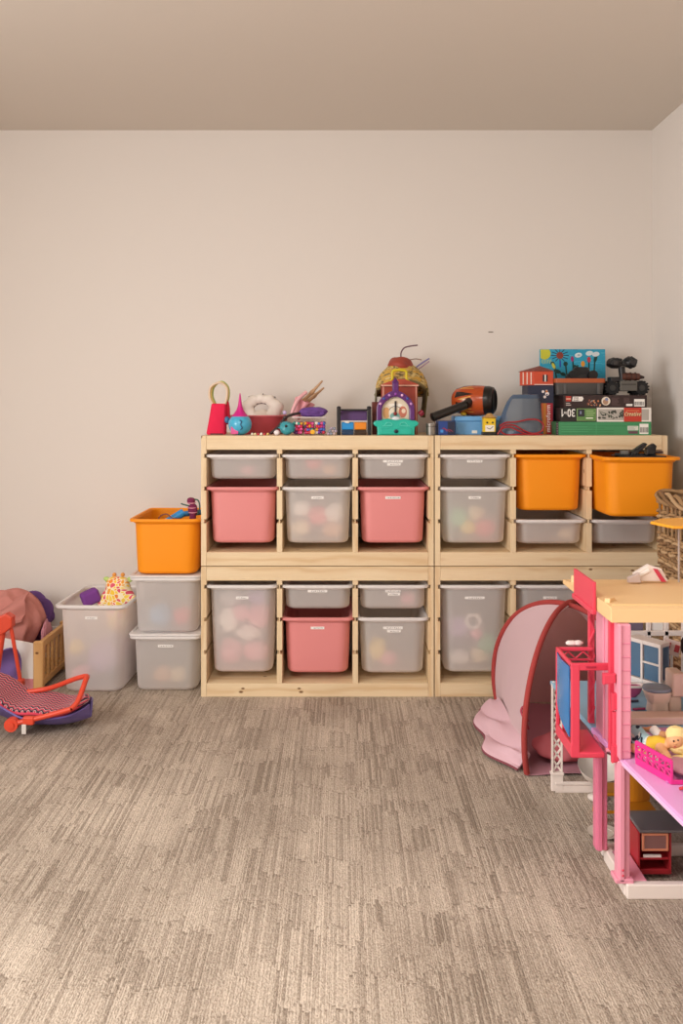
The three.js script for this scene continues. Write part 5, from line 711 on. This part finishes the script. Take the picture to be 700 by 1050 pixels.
for (const [x, z, m, l] of [[.828, -2.53, '#3a3848', 'dark'], [.825, -2.465, '#a03a64', 'magenta']]) single('toy_brush', [rod([x - .015, .338, z], [x + .015, .338, z - .004], .0035), box(.012, .006, .007, x - .014, .338, z, .002)], plastic(m, .4), `${l} toy brush lying on the blue dollhouse floor`, 'toy brush', [x, .334, z]);
{ // standing doll in a red dress at the right edge
  const x = .974, z = -2.43, y = .334, t = thing('fashion_doll', 'standing dark-haired doll in a long red dress inside the dollhouse', 'doll', [x, y, z]), skin = plastic('#c98a66', .5);
  obj('body', blob([x - .07, y, z - .06], [x + .07, y + .31, z + .06], 64, bones([[x - .012, y + .02, z, x - .014, y + .14, z, .008, .013], [x + .014, y + .02, z, x + .014, y + .14, z, .008, .013], [x, y + .14, z, x, y + .165, z, .02, .017], [x, y + .165, z, x, y + .205, z, .014, .018], [x, y + .215, z, x, y + .24, z, .007, .007], [x, y + .255, z, x, y + .268, z, .017, .018], [x - .022, y + .208, z, x - .036, y + .16, z + .006, .008, .006], [x - .036, y + .16, z + .006, x - .04, y + .115, z + .016, .006, .0045], [x + .022, y + .208, z, x + .036, y + .16, z, .008, .006], [x + .036, y + .16, z, x + .04, y + .115, z + .01, .006, .0045], [x - .012, y + .012, z + .004, x - .012, y + .008, z + .02, .007, .006], [x + .014, y + .012, z + .004, x + .014, y + .008, z + .02, .007, .006]], .01)), skin, t);
  obj('dress', surf((u, v) => { const a = u * Math.PI * 2, w = v < .4 ? mix(.021, .018, v / .4) : mix(.018, .042, (v - .4) / .6), f = 1 + .1 * Math.sin(a * 7) * clamp(v - .4); return [x + w * f * Math.cos(a), y + .208 - .165 * v, z + w * .85 * f * Math.sin(a)]; }, 56, 24, .0025), fabric('#c83a22'), t);
  obj('hair', lump(.024, .05, .021, .1, 2, 7, 36, .08).translate(x, y + .245, z - .008), fabric('#2a1c18'), t); obj('sleeve', lump(.018, .028, .016, .12, 2, 17, 30, .1).rotateZ(-.4).translate(x - .032, y + .196, z + .008), fabric('#241a1c'), t);
  for (const s of [-.012, .014]) obj('shoe', lump(.009, .009, .018, .05, 2, 3, 20).translate(x + s, y + .0105, z + .012), plastic('#1c2230', .35), t);
}
{ // reclining blonde doll on the lilac deck
  const y = .35, z0 = -2.16, t = thing('fashion_doll', 'blonde doll in yellow and blue print lying on the lilac deck', 'doll', [.78, .334, z0]), P = (px, h, z) => [X(px, -z), h, z];
  const skin = plastic('#e2a878', .5), S_ = (a, b, r1, r2) => [...a, ...b, r1, r2];
  const head = P(692, .385, -2.11), neck = P(684, .372, -2.12), chest = P(675, .366, -2.135), hip = P(660, .358, -2.16), kneeL = P(648, .365, -2.2), footL = P(643.5, .37, -2.265), kneeR = P(650, .352, -2.15), footR = P(643, .345, -2.19), shL = P(680, .376, -2.165), elL = P(668, .378, -2.2), haL = P(655, .372, -2.22), shR = P(682, .36, -2.09), elR = P(690, .352, -2.06), haR = P(697, .346, -2.075);
  obj('body', blob([.66, .335, -2.3], [.86, .42, -2.0], 84, bones([S_(head, [head[0] + .004, head[1] + .006, head[2] - .002], .02, .019), S_(neck, head, .007, .008), S_(chest, neck, .016, .008), S_(hip, chest, .016, .015), S_(hip, kneeL, .012, .009), S_(kneeL, footL, .009, .005), S_(hip, kneeR, .012, .009), S_(kneeR, footR, .009, .0055), S_(chest, shL, .013, .008), S_(shL, elL, .008, .006), S_(elL, haL, .006, .005), S_(chest, shR, .013, .008), S_(shR, elR, .008, .006), S_(elR, haR, .006, .005)], .01)), skin, t);
  obj('top', blob([.72, .335, -2.22], [.84, .41, -2.06], 48, bones([S_(P(665, .361, -2.15), chest, .0185, .0185), S_(chest, P(681, .37, -2.125), .018, .014)], .01)), fabric('#e2b83a'), t);
  const printMap = ctex(96, 96, (c, w, h) => { c.fillStyle = '#a8d0dc'; c.fillRect(0, 0, w, h); for (let k = 0; k < 20; k++) { c.fillStyle = k % 2 ? '#27364c' : '#e8f0ee'; c.beginPath(); c.ellipse(w * hash(k, 1, 8), h * hash(k, 2, 8), 5 + 9 * hash(k, 3, 8), 4 + 6 * hash(k, 4, 8), k, 0, 7); c.fill(); } }); printMap.wrapS = printMap.wrapT = THREE.RepeatWrapping; printMap.repeat.set(4, 4);
  obj('skirt', blob([.68, .335, -2.26], [.8, .41, -2.1], 48, bones([S_(hip, P(652, .366, -2.195), .022, .024), S_(hip, P(652, .352, -2.16), .022, .018)], .012)), fabric('#ffffff', { map: printMap }), t);
  obj('cuff', rod(P(677, .372, -2.17), P(669.5, .381, -2.195), .0115, .0115, 16), fabric('#f4efe8'), t); obj('cuff', rod(P(664, .348, -2.105), P(671.5, .353, -2.075), .0105, .0105, 16), fabric('#f4efe8'), t); obj('arm', rod(P(656, .352, -2.135), P(664, .349, -2.11), .0065, .0065, 12), skin, t);
  obj('hair', [lump(.03, .018, .03, .12, 2.2, 9, 36, .12).translate(head[0] + .014, head[1] - .016, head[2] - .012), lump(.04, .01, .022, .12, 2.2, 19, 36, .14).translate(head[0] + .02, .346, head[2] + .02), lump(.025, .02, .022, .08, 2, 3, 30, .06).translate(head[0] + .006, head[1] + .012, head[2] - .008), lump(.012, .022, .014, .1, 2, 8, 24, .1).translate(head[0] + .021, head[1] - .004, head[2] + .006)], fabric('#f2d896'), t);
  const eye = plastic('#2a1c18', .2); for (const [a, b] of [[-.006, .009], [.004, .012]]) obj('eye', ball(.0024, head[0] + a - .004, head[1] + b * .6, head[2] + .0185 - Math.abs(a) * .1, 1, 1, .6, 10), eye, t); obj('nose', ball(.0022, head[0] - .007, head[1] - .001, head[2] + .0195, 1, 1, 1, 8), skin, t); obj('mouth', ball(.0028, head[0] - .007, head[1] - .008, head[2] + .0175, 1.2, .5, .5, 10), plastic('#b84a58', .4), t);
}
{ const t = thing('toy_basket', 'magenta lattice toy basket side standing on the lilac deck', 'toy basket', [.715, .334, -2.04]), mg = plastic('#e0328a', .36), a = [.694, -2.1], b = [.735, -1.985], y = .3345, n = 6, q = u => [mix(a[0], b[0], u), mix(a[1], b[1], u)];
  obj('frame', [bar([a[0], y + .008, a[1]], [b[0], y + .008, b[1]], .006, .016), bar([a[0], y + .05, a[1]], [b[0], y + .05, b[1]], .006, .01), bar([a[0], y + .031, a[1]], [b[0], y + .031, b[1]], .004, .005)], mg, t);
  for (let k = 0; k <= n; k++) { const c = q(k / n); obj('bar', box(.005, .046, .006, c[0], y + .03, c[1], .001), mg, t); }
  for (let k = 0; k < n; k++) { const c = q(k / n), d = q((k + 1) / n); obj('lattice_bar', bar([c[0], y + .033, c[1]], [d[0], y + .048, d[1]], .003, .003, .001), mg, t); obj('lattice_bar', bar([c[0], y + .03, c[1]], [d[0], y + .016, d[1]], .003, .003, .001), mg, t); }
  obj('side', box(.05, .01, .006, b[0] + .022, y + .005, b[1], .002), mg, t); obj('tray', box(.03, .004, .1, .742, y + .002, -2.04, .001), plastic('#d87ac0', .36), t); }
single('mauve_cushion', lump(.035, .012, .06, .08, 1.8, 6, 36, .06).rotateY(.35).translate(.788, .352, -2.03), fabric('#c08a96'), 'mauve doll cushion between the lattice basket and the blonde doll', 'cushion', [.775, .336, -2.02]);
single('white_cloth', lump(.045, .03, .06, .12, 1.7, 33, 44, .1).translate(.8, .366, -1.93), fabric('#f2ece4'), 'white cloth bundle on the deck in front of the blonde doll', 'cloth', [.785, .335, -1.9]);
single('red_ribbon', tube([[.742, .338, -1.955], [.75, .346, -1.94], [.757, .344, -1.92], [.765, .341, -1.9], [.775, .342, -1.88]], .0035, 30, false, 7), fabric('#c23a40'), 'thin red ribbon curling beside the white cloth bundle', 'ribbon', [.75, .334, -1.87]);
// lower floor of the dollhouse
{ const x = .779, z = -2.265, w = .078, h = .105, y = .0, t = thing('toy_oven', 'red toy oven with glazed door and grey worktop under the deck', 'toy oven', [x, y, z]), red = plastic('#a8262e', .4), zf = z + .05, y0 = .012, K = h / .165;
  obj('side', box(.005, h, .095, x - w / 2, y0 + h / 2, z, .001), red, t); obj('side', box(.005, h, .095, x + w / 2, y0 + h / 2, z, .001), red, t); obj('back', box(w, h, .004, x, y0 + h / 2, z - .046, .001), red, t);
  for (const k of [.004, .058]) obj('shelf', box(w - .006, .005, .09, x, y0 + k * K, z, .001), red, t); obj('shelf_front', box(w - .006, .012, .006, x, y0 + .01 * K, zf - .004, .001), red, t);
  const d = obj('door', [box(w - .012, .006, .006, x, y0 + .098 * K, zf, .002), box(w - .012, .006, .006, x, y0 + .158 * K, zf, .002), box(.006, (.066 * K), .006, x - w / 2 + .009, y0 + .128 * K, zf, .002), box(.006, (.066 * K), .006, x + w / 2 - .009, y0 + .128 * K, zf, .002)], plastic('#d88a6a', .4), t); obj('pane', box(w - .024, .056 * K, .002, x, y0 + .128 * K, zf, .0005), phys('#d8a8a4', .1, { transmission: .7, thickness: 0 }), d);
  obj('grey_tool', lump(.018, .006, .01, .1, 2, 4, 24).translate(x + .012, y0 + .11 * K, z + .02), plastic('#6c6a72', .4), t); obj('pink_tool', lump(.007, .012, .007, .1, 2, 14, 24).translate(x - .018, y0 + .12 * K, z + .02), plastic('#c88a9c', .4), t);
  obj('white_strip', box(.045, .007, .006, x - .004, y0 + .066 * K, zf - .01, .001), plastic('#f0e6e0', .5), t);
  obj('worktop', box(.2, .008, .11, x + .06, y0 + h + .004, z, .003), plastic('#6a6668', .3), t); obj('leg', box(.01, h, .01, x + .145, y0 + h / 2, z + .04, .002), plastic('#4c484a', .4), t); obj('leg', box(.01, h, .01, x + .145, y0 + h / 2, z - .04, .002), plastic('#4c484a', .4), t);
  const ty = y0 + h + .008, tv = thing('toy_television', 'black framed toy television on the grey worktop', 'toy television', [.87, ty, -2.25]); obj('screen_frame', [box(.11, .007, .008, .885, ty + .021, -2.25, .002), box(.11, .007, .008, .885, ty + .085, -2.25, .002), box(.007, .07, .008, .832, ty + .053, -2.25, .002), box(.007, .07, .008, .938, ty + .053, -2.25, .002)], plastic('#141214', .3), tv); obj('screen_picture', box(.1, .06, .004, .885, ty + .053, -2.251, .001), std('#ffffff', .3, { map: ctex(96, 64, (c, w, h) => { c.fillStyle = '#5a4450'; c.fillRect(0, 0, w, h); c.fillStyle = '#3f4a40'; c.fillRect(12, 10, 22, 40); c.fillStyle = '#8a7058'; c.fillRect(0, 46, w, 18); c.fillStyle = '#7a4a6a'; c.fillRect(44, 12, 20, 30); }) }), tv); obj('stand', [box(.03, .02, .02, .885, ty + .01, -2.252, .003), box(.06, .004, .04, .885, ty + .002, -2.252, .001)], plastic('#18161a', .3), tv); }
{ const t = thing('toy_stool', 'mustard yellow toy stool frame behind the pink posts', 'toy stool', [.78, 0, -2.57]), mu = plastic('#c07f18', .4), x = .778, z = -2.55; for (const [a, b] of [[-.045, .035], [.045, .035], [-.045, -.035], [.045, -.035]]) obj('leg', rod([x + a, .002, z + b], [x + a * .85, .075, z + b * .85], .006, .0055, 12), mu, t); obj('seat', box(.095, .01, .075, x, .08, z, .004), mu, t); obj('stretcher', bar([x - .04, .03, z + .034], [x + .04, .03, z + .034], .006, .008), mu, t); }
{ const t = thing('toy_chair', 'mustard yellow toy chair with curved back behind the red oven', 'toy chair', [.80, 0, -2.42]), mu = plastic('#c8801a', .4), x = .805, z = -2.41; for (const [a, b] of [[-.034, .03], [.034, .03], [-.034, -.03], [.034, -.03]]) obj('leg', rod([x + a, .002, z + b], [x + a * .9, .085, z + b * .9], .005, .005, 10), mu, t); obj('seat', box(.078, .01, .07, x, .09, z, .004), mu, t); obj('backrest', surf((u, v) => [x + (u - .5) * .08, .096 + .075 * v + .02 * Math.sin(Math.PI * u) * v, z - .034 + .012 * Math.cos(Math.PI * (u - .5))], 16, 10, .006), mu, t); }
{ const t = thing('toy_bowl_seat', 'white round toy bowl seat beside the white lattice leg', 'toy seat', [.765, 0, -2.665]); obj('bowl', lathe([[.001, .02], [.03, .022], [.05, .036], [.062, .058], [.064, .058], [.053, .034], [.032, .018], [.001, .016]], 40).rotateX(.35).translate(.768, .05, -2.672), plastic('#e6dad0', .4), t); obj('foot', lathe([[.001, 0], [.03, 0], [.03, .004], [.008, .01], [.006, .066], [.001, .066]], 24).translate(.768, .0, -2.672), whitePl, t); }
{ const t = thing('toy_plate', 'round cream toy plate lying on carpet behind the pink posts', 'toy plate', [.72, 0, -2.44]); obj('disc', lathe([[.001, .002], [.03, .002], [.042, .008], [.043, .01], [.03, .006], [.001, .006]], 36).translate(.718, 0, -2.445), plastic('#dccfc2', .4), t); obj('centre_ring', new THREE.TorusGeometry(.028, .0015, 8, 36).rotateX(Math.PI / 2).translate(.718, .0065, -2.445), plastic('#cfc2b6', .4), t); }
// on the roof
{ const Z = 2.5, x = X(694, Z), y = .6985 - .004, t = thing('toy_parasol', 'small orange toy awning on a thin pole above the roof', 'toy awning', [x, y, -Z]); const top = Y(536, Z); obj('awning', ext([[X(666.5, Z), 0], [X(681, Z), .07], [X(730, Z), .07], [X(730, Z), -.07], [X(683, Z), -.045]], .008, .002).rotateX(Math.PI / 2).rotateX(.06).translate(0, top, -Z), plastic('#f0a62a', .42), t); obj('pole', rod([x + .005, y - .012, -Z], [x + .005, top, -Z], .003), plastic('#a89a94', .4), t); }
{ const Z = 2.5, y = .682, P = (a, b, z = Z) => [X(a, z), Y(b, z)], t = thing('toy_slide', 'white toy fragment with a red strip lying on the peach roof', 'toy part', [X(656, Z), y, -Z]); obj('white_plate', ext([P(649, 600), P(649, 592), P(662, 584), P(664, 583), P(677, 587), P(684, 600)], .02, .003).translate(0, .012, -Z), whitePl, t); obj('grey_plate', ext([P(641, 600), P(641, 595), P(652, 590), P(654, 600)], .016, .002).translate(0, .012, -Z + .02), plastic('#cbb8b2', .4), t); obj('red_strip', ext([P(667.5, 586.5), P(672, 587), P(681, 600), P(676, 600)], .008, .002).translate(0, .012, -Z + .014), plastic('#cc3a52', .4), t); obj('white_edge', bar([...P(650, 591), -Z + .012], [...P(664, 584), -Z + .012], .005, .008), plastic('#f6f0ea', .4), t); }
single('white_hair_clip', [lump(.016, .007, .009, .12, 3, 5, 24).translate(.612, .5455, -2.372), lump(.014, .007, .009, .12, 3, 15, 24).translate(.628, .546, -2.372)], plastic('#efe6e0', .4), 'small white hair clip on top of the coral lift', 'hair clip', [.62, .542, -2.372]);

scene.traverse(o => { if (o.isMesh) { o.castShadow = true; o.receiveShadow = true; } });
renderer.render(scene, camera);
